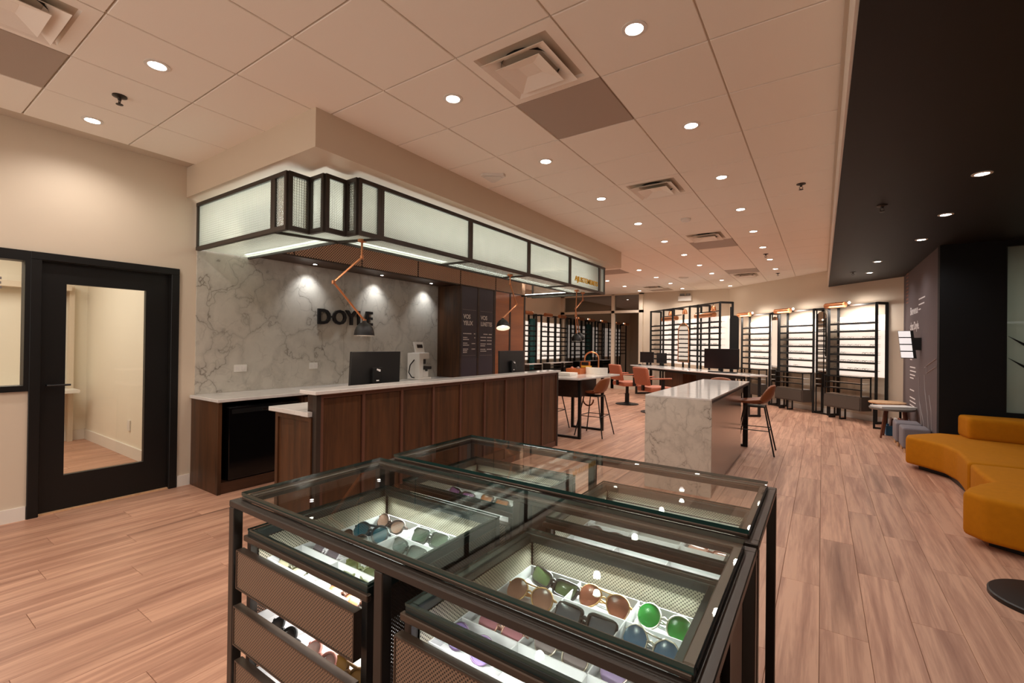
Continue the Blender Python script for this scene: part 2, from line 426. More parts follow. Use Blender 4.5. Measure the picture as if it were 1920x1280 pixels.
def text_mb(txt, size, depth=0.0, fn=None, bold=0.0, spacing=1.0):
    cu = bpy.data.curves.new('txt', 'FONT'); cu.body = txt; cu.size = size; cu.extrude = depth / 2.0; cu.offset = bold; cu.space_character = spacing
    cu.resolution_u = 3
    ob = bpy.data.objects.new('txt', cu); COL.objects.link(ob)
    dg = bpy.context.evaluated_depsgraph_get(); dg.update()
    me = bpy.data.meshes.new_from_object(ob.evaluated_get(dg))
    b = MB(); b.add([fn(v.co) if fn else tuple(v.co) for v in me.vertices], [tuple(p.vertices) for p in me.polygons])
    w = max(v.co.x for v in me.vertices) if len(me.vertices) else 0
    bpy.data.objects.remove(ob); bpy.data.curves.remove(cu); bpy.data.meshes.remove(me)
    return b, w

def project(p):
    d = Vector(p) - Vector((0, 0, CAM_H)); w = d.dot(fw)
    if w < 0.05: return None
    return 960 + F_PX * d.dot(rt) / w, 640 - F_PX * d.dot(up) / w, w

# ================================================================== THE SETTING
XW, ZC = -4.93, 2.96
XE = 0.105            # edge of the pale ceiling / dark soffit
ZS = 2.62             # dark soffit
YB = 13.75            # back wall
XL = -7.3             # far left wall
CD = 11.62            # diagonal wall: x + y = CD

# ---- floor with planks
fl = MB().box(-8.4, -2.0, -0.08, 3.4, 14.2, -0.013).build('floor', 'soffit')
structure(fl, 'pinkish oak plank floor running away from the viewer')
PW, PL = 0.19, 1.26
planks = []
ix = 0
x = -8.36
while x < 3.35:
    off = (ix * 0.37 % 1.0) * PL
    y = -2.0 - off
    while y < 14.1:
        cx, cy = x + PW / 2, y + PL / 2
        ok = (cy > -1.9) and (cx + cy < CD + 0.5) and not (cx < -5.1 and 2.9 < cy < 6.2)
        if ok:
            ps = [project((px, py, 0)) for px in (x, x + PW) for py in (max(y, -1.9), min(y + PL, 14))]
            a = 0
            if all(ps):
                xs = [p[0] for p in ps]; ys = [p[1] for p in ps]
                if max(xs) > 0 and min(xs) < 1920 and min(ys) < 1280 and cx > XW:
                    a = (F_PX / ps[0][2]) * (F_PX / ps[0][2]) * (CAM_H / ps[0][2])
                    if max(ys) > 1500: a *= 0.3
            planks.append((a, cx, cy))
        y += PL
    x += PW; ix += 1
planks.sort(key=lambda t: -t[0])
pm = MB(); g = 0.0007
hx, hy, c = PW / 2 - g, PL / 2 - g, 0.0012
pm.add([(-hx, -hy, -0.013), (hx, -hy, -0.013), (hx, hy, -0.013), (-hx, hy, -0.013), (-hx, -hy, -c), (hx, -hy, -c), (hx, hy, -c), (-hx, hy, -c),
        (-hx + c, -hy + c, 0), (hx - c, -hy + c, 0), (hx - c, hy - c, 0), (-hx + c, hy - c, 0)],
       [(0, 1, 5, 4), (1, 2, 6, 5), (2, 3, 7, 6), (3, 0, 4, 7), (4, 5, 9, 8), (5, 6, 10, 9), (6, 7, 11, 10), (7, 4, 8, 11), (8, 9, 10, 11)])
rest = MB()
first = None
for k, (a, cx, cy) in enumerate(planks):
    if k < 300:
        if first is None:
            first = pm.build('plank', 'floor', fl, local=True); o = first
        else:
            o = first.copy(); COL.objects.link(o); o.parent = fl
        o.location = (cx, cy, 0)
    else:
        rest.add([(v[0] + cx, v[1] + cy, v[2]) for v in pm.v], pm.f)
ro = rest.build('plank_field', 'floor', fl); ro['kind'] = 'stuff'

# ---- ceiling with tiles
T = 0.607
ce = MB().prism([(XL - 0.1, -2.0), (XE, -2.0), (XE, CD - XE + 0.1), (-2.1, YB + 0.12), (XL - 0.1, YB + 0.12)], ZC + 0.014, ZC + 0.12).build('ceiling', 'grid')
structure(ce, 'pale suspended ceiling of square tiles')
def tx(i): return -0.502 - T * i
def ty(j): return 0.718 + T * j
gb = MB()
tm = MB(); h = T / 2 - 0.0045; c = 0.003
tm.add([(-h, -h, 0.013), (h, -h, 0.013), (h, h, 0.013), (-h, h, 0.013), (-h, -h, c), (h, -h, c), (h, h, c), (-h, h, c), (-h + c, -h + c, 0), (h - c, -h + c, 0), (h - c, h - c, 0), (-h + c, h - c, 0)],
       [(0, 1, 2, 3), (0, 1, 5, 4), (1, 2, 6, 5), (2, 3, 7, 6), (3, 0, 4, 7), (4, 5, 9, 8), (5, 6, 10, 9), (6, 7, 11, 10), (7, 4, 8, 11), (8, 9, 10, 11)])
DIFF = [(1, 2), (4, -1), (1, 6), (1, 10), (1, 17), (5, 19)]
GREY = [(1, 3), (5, -1), (1, 11), (1, 16), (5, 14), (5, 20)]
tfirst = None; gfirst = None
for i in range(-1, 12):
    for j in range(-4, 22):
        x1 = tx(i); x0 = tx(i + 1); y0 = ty(j); y1 = ty(j + 1)
        cx, cy = (x0 + x1) / 2, (y0 + y1) / 2
        if cx < -4.93 and cy < 7.2: continue
        if cx < XL: continue
        if cy > YB + 0.2: continue
        if cx + cy > CD + 0.25 and cx > -2.2: continue
        if -4.9 < cx < -2.95 and 1.85 < cy < 7.5: continue
        if (i, j) in DIFF: continue
        if (i, j) in GREY:
            if gfirst is None: gfirst = tm.build('return_grille_tile', 'greyreturn', ce, local=True); o = gfirst; o['label'] = 'grey perforated return air tile'
            else: o = gfirst.copy(); COL.objects.link(o); o.parent = ce
        elif tfirst is None: tfirst = tm.build('ceiling_tile', 'tile', ce, local=True); o = tfirst
        else: o = tfirst.copy(); COL.objects.link(o); o.parent = ce
        o.location = (cx, cy, ZC)
for i in range(0, 12):
    gb.box(tx(i) - 0.006, -2, ZC + 0.009, tx(i) + 0.006, YB, ZC + 0.014)
gb.build('grid_bar', 'grid', ce)
# ---- bulkhead over the counter
bh = MB().box(XW + 0.001, 1.81, 2.69, -2.87, 7.55, ZC + 0.01).build('ceiling_bulkhead', 'wall'); structure(bh, 'cream bulkhead dropped from the ceiling above the counter')
# ---- dark soffit on the right
so = MB(); so.prism([(XE, -2.0), (3.4, -2.0), (3.4, CD - 3.4 + 0.05), (XE, CD - XE + 0.05)], ZS, ZC + 0.1, 0)
so = so.build('ceiling_soffit', ['soffit']); structure(so, 'black dropped soffit along the right side')
tr = MB().box(XE - 0.012, -2, ZS + 0.012, XE, CD - XE - 0.02, ZC - 0.002).build('trim_1', 'white'); structure(tr, 'pale edge board of the dropped black soffit')
MB().box(XE - 0.03, -2, ZC - 0.03, XE - 0.012, CD - XE - 0.02, ZC - 0.004).build('angle_bead', 'grid', tr)

# ---- left wall with office door and window
w = MB()
TH = 0.12
w.box(XW - TH, -2.0, 2.01, XW, 1.95, ZC + 0.02)
w.box(XW - TH, 1.76, 0, XW, 1.95, 2.01)
w.box(XW - TH, -2.0, 0, XW, 0.80, 0.96)
w.box(XW - TH, 1.95, 0, XW, 7.06, ZC + 0.02)
wl = w.build('wall_left', 'wall'); structure(wl, 'cream wall with the black framed door')
for k, (a, b) in enumerate(((1.9, 3.52), (3.522, 5.19))):
    MB().box(XW, a, 0.842, XW + 0.014, b, 2.235).build('marble_slab', 'marblewall', wl)
b = MB().box(XW, -2.0, 0, XW + 0.014, 0.795, 0.10).build('baseboard_left', 'white'); structure(b)
b = MB().box(XW, 1.765, 0, XW + 0.014, 1.868, 0.10).build('baseboard_left.001', 'white'); structure(b)
# far left bay
wf = MB().box(XL, 6.94, 0, XW - 0.001, 7.06, ZC + 0.02).box(XL - 0.12, 6.94, 0, XL, YB + 0.12, ZC + 0.02).build('wall_left_bay', 'wall'); structure(wf)
# back wall + diagonal wall
bw = MB().box(-4.5, YB, 0, -2.08, YB + 0.12, ZC + 0.02).build('wall_back', 'wall'); structure(bw)
def diag(s, d, z=0.0):      # wall coordinates: s along wall to the right, d out of the wall
    q = 0.70710678
    return (-1.72 + q * s - q * d, 13.34 - q * s - q * d, z)
A, B_ = diag(-0.56, 0), diag(4.13, 0); A2, B2 = diag(-0.56, -0.12), diag(4.3, -0.12)
dw = MB().prism([A[:2], B_[:2], B2[:2], A2[:2]], 0, ZC + 0.02).build('wall_diagonal', 'wall'); structure(dw, 'cream angled wall behind the eyewear racks')
a0, a1 = diag(-0.5, 0.0), diag(4.1, 0.0); a2, a3 = diag(4.1, 0.014), diag(-0.5, 0.014)
b = MB().prism([a0[:2], a3[:2], a2[:2], a1[:2]], 0, 0.10).build('baseboard_back', 'white'); structure(b)
b = MB().box(-4.5, YB - 0.014, 0, -2.1, YB, 0.10).build('baseboard_back.001', 'white'); structure(b)
# right walls
gw = MB().box(1.18, 7.62, 0, 1.32, 10.46, ZS).build('wall_right', 'greywall'); structure(gw, 'charcoal printed wall beside the racks')
kw = MB().box(1.18, 7.50, 0, 1.74, 7.62, ZS).box(1.74, 7.50, 0, 3.4, 7.62, 0.64).box(1.74, 7.50, 2.55, 3.4, 7.62, ZS).build('wall_right_black', 'blackwall'); structure(kw, 'matt black wall behind the mustard sofa')
rw = MB().box(3.4, -2, 0, 3.5, 12, ZC).build('wall_right_far', 'blackwall'); structure(rw)

rr = MB().box(XE, -2.12, 0, 3.5, -2.0, ZC).build('rear_fill_blocker', 'blackwall'); structure(rr)  # unseen blocker added behind the viewer, cuts fill light on the right
# office behind the door
ow = MB().box(-8.42, -2.0, 0, -8.3, 2.02, 2.7).box(-8.3, 1.90, 0, XW - TH, 2.02, 2.7).box(-8.3, -2.1, 0, XW - TH, -2.0, 2.7).build('wall_office', 'doorwhite'); structure(ow)
b = MB().box(-8.3, 1.884, 0, XW - TH, 1.90, 0.13).box(-8.3, -2, 0, -8.284, 1.9, 0.13).build('baseboard_office', 'white'); structure(b)
oc = MB().box(-8.42, -2.1, 2.62, XW - TH, 2.02, 2.7).build('ceiling_office', 'tile'); structure(oc)
ol = area('office_light', (-6.7, 0.4, 2.58), 1.8, 42, (1.0, 0.97, 0.90), parent=None)

t = thing('wall_outlet', 'small white outlet low on the office wall behind the door', 'outlet', (-6.63, 1.9, 0.36))
MB().box(-6.67, 1.888, 0.30, -6.59, 1.8985, 0.42).build('plate', 'whiteplastic', t)
t = thing('office_shelf', 'white shelf and panel at the back of the office', 'shelf', (-8.2, 1.5, 0.8))
MB().box(-8.28, 0.9, 0.66, -7.9, 1.75, 0.70).build('shelf_board', 'whiteplastic', t)
MB().box(-8.28, 1.70, 0.0, -8.20, 1.75, 2.05).box(-8.28, 0.2, 1.98, -8.10, 1.70, 2.05).build('frame', 'wall', t)
# door 1
d = thing('door_1', 'black office door with a tall clear glass panel', 'door', (XW, 1.28, 0)); d['kind'] = 'structure'; del d['category']
fr = MB().box(XW - TH, 0.80, 0, XW + 0.022, 0.862, 1.955).box(XW - TH, 1.698, 0, XW + 0.022, 1.76, 1.955).box(XW - TH, 0.80, 1.955, XW + 0.022, 1.76, 2.012)
fr.build('door_frame', 'blackmetal', d, 0.003, 1)
lf = MB(); X0, X1 = XW - 0.07, XW - 0.026
lf.box(X0, 0.866, 0.012, X1, 1.008, 1.952).box(X0, 1.522, 0.012, X1, 1.694, 1.952).box(X0, 1.008, 0.012, X1, 1.522, 0.278).box(X0, 1.008, 1.79, X1, 1.522, 1.952)
lo = lf.build('door_leaf', 'blackmetal', d)
MB().box(XW - 0.052, 1.0, 0.27, XW - 0.044, 1.53, 1.80).build('door_pane', 'glassdoor', lo)
MB().tube([(XW - 0.026, 0.905, 0.995), (XW + 0.03, 0.905, 0.995)], 0.009).tube([(XW + 0.03, 0.895, 0.995), (XW + 0.03, 1.03, 0.995)], 0.008).build('door_handle', 'plastic', lo)
MB().box(XW - TH, 0.862, 0, XW, 1.698, 0.011).build('threshold', 'palewood', d)
# office window
wn = thing('window_1', 'black framed office window left of the door', 'window', (XW, 0.0, 1.0)); wn['kind'] = 'structure'; del wn['category']
MB().box(XW - 0.1, -2, 0.96, XW + 0.02, 0.80, 1.003).box(XW - 0.1, -2, 1.935, XW + 0.02, 0.80, 2.011).box(XW - 0.1, 0.772, 1.003, XW + 0.02, 0.80, 1.935).build('window_frame', 'blackmetal', wn)
wp = MB().box(XW - 0.055, -2, 1.0, XW - 0.047, 0.775, 1.94).build('window_pane', 'glassdoor', wn)
b, wd = text_mb('E', 0.115, 0.004, lambda c: (XW - 0.04 + c[2], 0.605 + c[0], 1.722 + c[1]), 0.004)
b.build('window_letter', 'greyletter', wp)

# back window, night outside
wn = thing('window_2', 'tall dark night window with pale mullions', 'window', (-5.9, YB, 0.4)); wn['kind'] = 'structure'; del wn['category']
mf = MB()
for (xa, xb) in ((-7.3, -7.16), (-5.5, -5.40), (-4.62, -4.5)): mf.box(xa, YB - 0.09, 0.0, xb, YB + 0.04, ZC)
mf.box(-7.3, YB - 0.09, 0.0, -4.5, YB + 0.04, 0.42).box(-7.3, YB - 0.09, 2.36, -4.5, YB + 0.04, 2.44).box(-7.3, YB - 0.09, 2.92, -4.5, YB + 0.04, ZC)
mf.build('window_frame', 'wall', wn)
for (xa, xb) in ((-7.16, -5.5), (-5.4, -4.62)):
    for (za, zb) in ((0.42, 2.36), (2.44, 2.92)):
        MB().box(xa, YB - 0.02, za, xb, YB - 0.01, zb).build('window_pane', 'nightglass', wn)
nt = MB().box(-12.0, YB + 3.4, -0.5, -3.0, YB + 3.5, 6).box(-8.5, YB + 0.3, -0.1, -3.0, YB + 3.4, -0.02).build('night_backdrop', 'night'); structure(nt, 'dark backdrop plane added for the night outside the window')  # dark plane added so the bright world stays hidden behind the panes
sl = thing('street_lamp', 'blue-green glowing street lamp outside the night window', 'lamp', (-8.28, YB + 1.9, 0))
MB().tube([(-8.28, YB + 1.9, 0), (-8.28, YB + 1.9, 2.72)], 0.05).build('lamp_pole', 'blackmetal', sl)
MB().lathe([(0.02, -0.09), (0.09, -0.05), (0.11, 0), (0.09, 0.05), (0.02, 0.09)], (-8.28, YB + 1.9, 2.8), 14).build('lamp_globe', 'streetlamp', sl, smooth='all')

# frosted lit room on the right
wn = thing('window_3', 'grey-green frosted glass pane in the black wall', 'window', (2.5, 7.56, 0.64)); wn['kind'] = 'structure'; del wn['category']
pn = MB().box(1.74, 7.555, 0.64, 3.4, 7.567, 2.55).build('window_pane', 'frost', wn)
MB().box(1.74, 7.50, 0.64, 1.752, 7.62, 2.55).build('window_frame', 'blackmetal', wn)
rb = MB().box(1.3, 10.5, 0, 3.5, 10.6, ZC).build('wall_right_room', 'white'); structure(rb)
st = tag(MB().box(1.8, 8.4, 1.70, 3.3, 8.46, 1.725).build('light_strip', 'ledsoft'), 'thin glowing strip light behind the grey-green frosted pane', 'light')
origin_to(st, (2.5, 8.43, 1.70))
area('side_room_light', (2.4, 8.9, 2.5), 1.0, 90, (0.86, 1.0, 0.92))
for k, z in enumerate((1.52, 1.27)):
    s = MB().prism([(0, 0), (0.30, -0.195), (0.31, -0.25), (0.27, -0.24)], 0, 0.02).xform(lambda v: Vector((1.765 + v.x, 7.535 - v.z, z + v.y)))
    s = s.build('thorn_decal', 'letter'); origin_to(s, (1.9, 7.52, z)); tag(s, ('upper' if k == 0 else 'lower') + ' black thorn-shaped spike on the frosted pane', 'decal')

# ================================================================== CEILING FIXTURES
def downlight_proto(name, z, power, color, r=0.045):
    t = thing(name, '', 'ceiling light', (0, 0, z))
    MB().lathe([(r + 0.018, 0.0), (r + 0.018, -0.004), (r, -0.006), (r - 0.002, 0.0)], (0, 0, z), 20, cap=False).build('trim_ring', 'whiteplastic', t, smooth=True)
    MB().lathe([(r, 0.0), (r - 0.004, -0.003), (0.004, -0.004)], (0, 0, z), 20).build('lens', 'bulb', t)
    spot('beam', (0, 0, z - 0.02), power, color, 150, 0.75, 0.035, parent=t)
    return t
def LX(i): return -0.796 - 1.2134 * i
def LY(j): return 1.0247 + 1.2134 * j
proto = None
rown = ['row nearest the black soffit', 'second row from the black soffit', 'third row from the black soffit', 'fourth row from the black soffit', 'fifth row, far in the left bay']
ordn = ['nearest', 'second', 'third', 'fourth', 'fifth', 'sixth', 'seventh', 'eighth', 'ninth', 'tenth', 'eleventh', 'twelfth']
spots_ij = [(0, j) for j in range(-1, 9)] + [(1, j) for j in range(-1, 11)] + [(2, -1), (2, 0), (2, 6), (2, 7), (2, 8), (2, 9), (2, 10), (3, -1), (3, 0), (3, 7), (3, 8), (3, 9), (3, 10), (4, 7), (4, 9)]
cnt = {}
for (i, j) in spots_ij:
    if LX(i) + LY(j) > CD - 0.4: continue
    pj = project((LX(i), LY(j), ZC)); vis = pj is not None and 0 < pj[0] < 1920 and 0 < pj[1] < 1280
    grp = 'ceiling downlights'
    if not vis: lab = 'added round white downlight, unseen above and behind the viewer'; grp = 'added fill downlights behind the viewer'  # out-of-frame downlights added to light the room
    elif i in (2, 3) and j == 0: lab = 'small round ceiling downlight above the office door, ' + ('farther from' if i == 2 else 'nearer to') + ' the cream wall'
    else:
        k = cnt.get(i, 0); cnt[i] = k + 1
        lab = 'small downlight in the pale ceiling, ' + ordn[k] + ' in the ' + rown[i]
    if proto is None:
        proto = downlight_proto('downlight', ZC, DOWN_W, NEUT); o = proto; o.location = (LX(i), LY(j), ZC); o['label'] = lab; o['group'] = grp
    else:
        o = copy_tree(proto, (LX(i), LY(j), ZC), 0, lab, grp)
        if j >= 6:
            for ch in o.children:
                if ch.type == 'LIGHT':
                    if 'far_beam' not in bpy.data.lights: fb_ = ch.data.copy(); fb_.name = 'far_beam'; fb_.energy = DOWN_W * 1.6
                    ch.data = bpy.data.lights['far_beam']
        if LX(i) + LY(j) > CD - 0.7:
            for ch in list(o.children):
                if ch.type == 'LIGHT': bpy.data.objects.remove(ch)
SL = [(0.94, 3.36), (0.94, 4.58), (0.95, 5.80), (0.94, 6.99), (0.66, 8.45), (0.65, 9.64), (0.94, 2.1)]
sp2 = downlight_proto('soffit_downlight', ZS, DOWN_W * 0.55, COOL, 0.04)
names = ['outside the frame by', 'nearest the viewer on', 'second from the viewer on', 'third from the viewer on', 'fourth from the viewer on', 'farthest back on', 'above the viewer on']
for k, (a, b) in enumerate(SL):
    lab = 'round cool white downlight ' + names[k] + ' the black soffit'
    if k == 0: sp2.location = (a, b, ZS); sp2['label'] = lab; sp2['group'] = 'soffit downlights'
    else: copy_tree(sp2, (a, b, ZS), 0, lab, 'soffit downlights')

# square cone air diffusers
def diffuser(i, j, label):
    cx, cy = (tx(i) + tx(i + 1)) / 2, (ty(j) + ty(j + 1)) / 2
    t = thing('air_diffuser', label, 'air vent', (cx, cy, ZC), 'square ceiling air diffusers')
    def ring(b, r_out, z_out, r_in, z_in):
        o = [(-r_out, -r_out), (r_out, -r_out), (r_out, r_out), (-r_out, r_out)]; n_ = [(-r_in, -r_in), (r_in, -r_in), (r_in, r_in), (-r_in, r_in)]
        vs = [(cx + a, cy + c, z_out) for a, c in o] + [(cx + a, cy + c, z_in) for a, c in n_]
        b.add(vs, [(k, (k + 1) % 4, 4 + (k + 1) % 4, 4 + k) for k in range(4)])
    H_ = T / 2 - 0.004
    b = MB(); ring(b, H_, ZC, 0.235, ZC - 0.002); ring(b, 0.235, ZC - 0.002, 0.20, ZC + 0.06); ring(b, H_, ZC, H_, ZC + 0.02); b.build('face_plate', 'tile', t)
    b = MB(); ring(b, 0.205, ZC - 0.03, 0.125, ZC + 0.012); ring(b, 0.205, ZC - 0.03, 0.203, ZC - 0.026); ring(b, 0.203, ZC - 0.026, 0.125, ZC + 0.016); b.build('outer_cone', 'tile', t)
    b = MB(); ring(b, 0.145, ZC - 0.042, 0.05, ZC - 0.010); ring(b, 0.145, ZC - 0.042, 0.143, ZC - 0.038); b.box(cx - 0.05, cy - 0.05, ZC - 0.011, cx + 0.05, cy + 0.05, ZC - 0.009); b.build('inner_cone', 'tile', t)
    MB().lathe([(0.17, 0.06), (0.17, 0.0)], (cx, cy, ZC), 20, cap=False).box(cx - 0.23, cy - 0.23, ZC + 0.06, cx + 0.23, cy + 0.23, ZC + 0.064).build('duct', 'blackmetal', t)
labs = ['large square cone air diffuser nearest the viewer with open dark duct', 'square air diffuser cut off by the upper left corner of the picture', 'second square air diffuser along the ceiling beyond the nearest one',
        'third square air diffuser along the ceiling with grey tile behind', 'farthest square air diffuser near the angled wall', 'small distant square air diffuser above the left bay']
for (ij, l) in zip(DIFF, labs): diffuser(*ij, l)

# sprinklers
spk = thing('sprinkler', 'bronze ceiling sprinkler head above the office door', 'sprinkler', (0, 0, ZC), 'fire sprinklers')
MB().lathe([(0.04, 0.0), (0.04, -0.006), (0.012, -0.014), (0.009, -0.03)], (0, 0, ZC), 16).build('escutcheon', 'bronze', spk, smooth=True)
MB().tube([(0.012, 0, ZC - 0.03), (0.016, 0, ZC - 0.042), (0, 0, ZC - 0.055)], 0.003, 6).tube([(-0.012, 0, ZC - 0.03), (-0.016, 0, ZC - 0.042), (0, 0, ZC - 0.055)], 0.003, 6).build('yoke', 'bronze', spk)
MB().lathe([(0.02, -0.055), (0.02, -0.058), (0.005, -0.06)], (0, 0, ZC), 12).build('deflector', 'bronze', spk)
spk.location = (-3.84, 1.02, ZC)
for (a, b, z, l) in ((-0.18, 5.27, ZC, 'small dark sprinkler head in the pale ceiling beside the black soffit'), (-0.81, 8.94, ZC, 'small dark sprinkler head between downlights, second nearest the soffit'),
                     (-0.8, 11.4, ZC, 'farthest small dark sprinkler head close to the angled wall'), (0.43, 5.15, ZS, 'metal sprinkler head on the black soffit, nearer one'), (0.42, 9.44, ZS, 'metal sprinkler head on the black soffit, farther one')):
    copy_tree(spk, (a, b, z), 0.4, l)
sd = tag(MB().lathe([(0.06, 0.0), (0.06, -0.02), (0.045, -0.034), (0.01, -0.036)], (-1.43, 5.97, ZC), 20).build('smoke_detector', 'whiteplastic', smooth=True), 'round white smoke detector between the two downlight rows', 'smoke detector'); origin_to(sd, (-1.43, 5.97, ZC))
for k, (a, b) in enumerate(((-2.61, 3.49), (-2.7, 11.06))):
    m = MB(); pts = []
    for q in range(3):
        an = 2.2 + q * 2 * PI / 3
        for da in (-0.16, 0.16): pts.append((0.125 * math.cos(an + da), 0.125 * math.sin(an + da)))
    m.prism(pts, -0.022, 0.0); m.prism([(p[0] * 0.75, p[1] * 0.75) for p in pts], -0.03, -0.022)
    m.xform(lambda v: Vector((a + v.x, b + v.y, ZC + v.z)))
    o = m.build('wireless_access_point', 'whiteplastic', bevel=0.004); origin_to(o, (a, b, ZC))
    tag(o, 'white triangular wireless access point ' + ('beside the cream bulkhead' if k == 0 else 'far back near the exit sign'), 'access point')
# emergency light unit on the back wall
t = thing('emergency_light', 'white emergency light unit high on the back wall', 'light', (-3.28, YB, 2.72))
MB().box(-3.47, YB - 0.08, 2.66, -3.10, YB - 0.001, 2.80).build('housing', 'whiteplastic', t, 0.006)
MB().box(-3.42, YB - 0.09, 2.80, -3.30, YB - 0.02, 2.87).box(-3.24, YB - 0.09, 2.80, -3.14, YB - 0.02, 2.87).build('lamp_head', 'greyplastic', t, 0.01)

# ================================================================== COUNTER ZONE
# niche soffit + perforated fascia + walnut block
ni = MB().box(XW, 2.40, 2.236, -4.475, 5.19, 2.689).build('trim_2', 'walnut_h'); structure(ni, 'dark walnut soffit over the marble niche')
FY = [2.40, 2.60, 3.43, 4.33, 5.195, 6.085, 7.0]
fa = thing('perforated_fascia', 'band of perforated copper panels above the marble niche', 'panel', (-4.47, 4.4, 2.24))
for a, b in zip(FY[:-1], FY[1:]): MB().box(-4.474, a + 0.005, 2.24, -4.468, b - 0.005, 2.685).build('panel', 'fascia', fa)
fb = MB()
for y in FY: fb.box(-4.478, y - 0.005, 2.236, -4.462, y + 0.005, 2.687)
fb.box(-4.478, 2.39, 2.226, -4.458, 7.0, 2.24)
fb.build('frame', 'walnutdark', fa)
bl = thing('walnut_column', 'tall walnut pier carrying the service boards beside the marble', 'pier', (-4.7, 6.1, 0.845))
MB().box(-4.915, 5.192, 0.845, -4.475, 7.0, 2.226).build('body', 'walnut', bl)
MB().box(-4.475, 5.192, 0.845, -4.462, 5.225, 2.226).box(-4.475, 5.605, 0.845, -4.462, 5.648, 2.226).box(-4.475, 6.025, 0.845, -4.462, 6.085, 2.226).box(-4.475, 6.485, 0.845, -4.462, 6.53, 2.226).box(-4.475, 6.945, 0.845, -4.462, 7.0, 2.226).build('stile', 'walnutdark', bl)
for a, b in ((6.085, 6.485), (6.53, 6.945)): MB().box(-4.475, a, 0.845, -4.467, b, 2.226).build('copper_panel', 'copperpanel', bl)['label'] = 'copper sheet panel'
def on_x(X0, Y0, Z0): return lambda c: (X0 + c[2], Y0 + c[0], Z0 + c[1])
def board(y0, y1, head, lines, label):
    t = thing('service_board', label, 'sign', (-4.47, (y0 + y1) / 2, 0.86), 'service boards')
    MB().box(-4.475, y0, 0.86, -4.466, y1, 2.22).build('panel', 'poster', t)
    f = MB().box(-4.466, y0 + 0.03, 1.868, -4.4655, y1 - 0.03, 1.872).box(-4.466, y0 + 0.03, 1.172, -4.4655, y1 - 0.03, 1.176); f.build('rule', 'inkdim', t)
    z = 1.735
    hd = MB()
    for s in head:
        b, w = text_mb(s, 0.092, 0.001, on_x(-4.465, y0 + 0.045, z), 0.002, 0.95); b.xform(lambda v, k=min(1.0, 0.295 / w): Vector((v.x, y0 + 0.045 + (v.y - y0 - 0.045) * k, v.z))); hd.add(b.v, b.f); z -= 0.098
    hd.build('heading', 'ink', t)
    lb = MB()
    for (a, b, zz) in lines:
        n = max(1, int((b - a) / 0.028)); x = a
        while x < b - 0.004:
            wd = min(random.uniform(0.012, 0.03), b - x); lb.box(-4.466, y0 + x, zz, -4.4652, y0 + x + wd, zz + 0.014); x += wd + 0.005
    lb.build('small_print', 'ink', t)['kind'] = 'stuff'
board(5.225, 5.605, ['VOS', 'YEUX'], [(.045, .24, 1.50), (.30, .335, 1.50), (.045, .145, 1.44), (.045, .18, 1.41), (.31, .335, 1.44), (.045, .145, 1.355), (.045, .19, 1.325), (.25, .335, 1.35), (.045, .165, 1.265), (.045, .15, 1.24), (.045, .14, 1.215), (.25, .335, 1.265)],
      'dark plum board headed VOS YEUX on the walnut pier')
board(5.648, 6.025, ['VOS', 'LUNETTES'], [(.12, .23, 1.50), (.26, .345, 1.50), (.045, .19, 1.45), (.21, .335, 1.45), (.045, .18, 1.40), (.21, .335, 1.40), (.045, .18, 1.345), (.045, .17, 1.315), (.21, .335, 1.345), (.045, .18, 1.26), (.045, .2, 1.23), (.21, .335, 1.26)],
      'dark plum board headed VOS LUNETTES next to the copper panels')
# niche downlights
for k, (y, l) in enumerate(((3.02, 'left'), (3.97, 'middle'), (4.88, 'right'))):
    t = thing('niche_downlight', 'small %s downlight of the three washing the marble wall' % l, 'ceiling light', (-4.76, y, 2.236), 'niche downlights')
    MB().lathe([(0.035, 0.0), (0.035, -0.004), (0.024, -0.005)], (-4.76, y, 2.236), 16).build('trim_ring', 'blackmetal', t)
    MB().lathe([(0.026, -0.0045), (0.004, -0.0065)], (-4.76, y, 2.236), 16).build('lens', 'bulb', t)
    spot('beam', (-4.76, y, 2.215), 9.0, COOL, 95, 0.9, 0.02, (0, math.radians(14), 0), t)
# wall lettering
sg = thing('wall_lettering', 'large black raised letters on the marble wall', 'sign', (XW + 0.014, 3.54, 1.56))
for ch, a, b in (('D', 3.15, 3.315), ('O', 3.345, 3.535), ('Y', 3.525, 3.695), ('L', 3.705, 3.80), ('E', 3.835, 3.935)):
    m, w = text_mb(ch, 0.26, 0.03, None, 0.006)
    x0 = min(v[0] for v in m.v); x1 = max(v[0] for v in m.v); y0 = min(v[1] for v in m.v); y1 = max(v[1] for v in m.v); zo = 1.565 + (a - 3.15) * 0.012
    m.xform(lambda v: Vector((XW + 0.036 + v.z, a + (v.x - x0) / (x1 - x0) * (b - a), zo + (v.y - y0) / (y1 - y0) * 0.182)))
    m.build('letter', 'letter', sg)
MB().box(XW + 0.024, 3.305, 1.648, XW + 0.05, 3.36, 1.668).build('bridge', 'letter', sg)
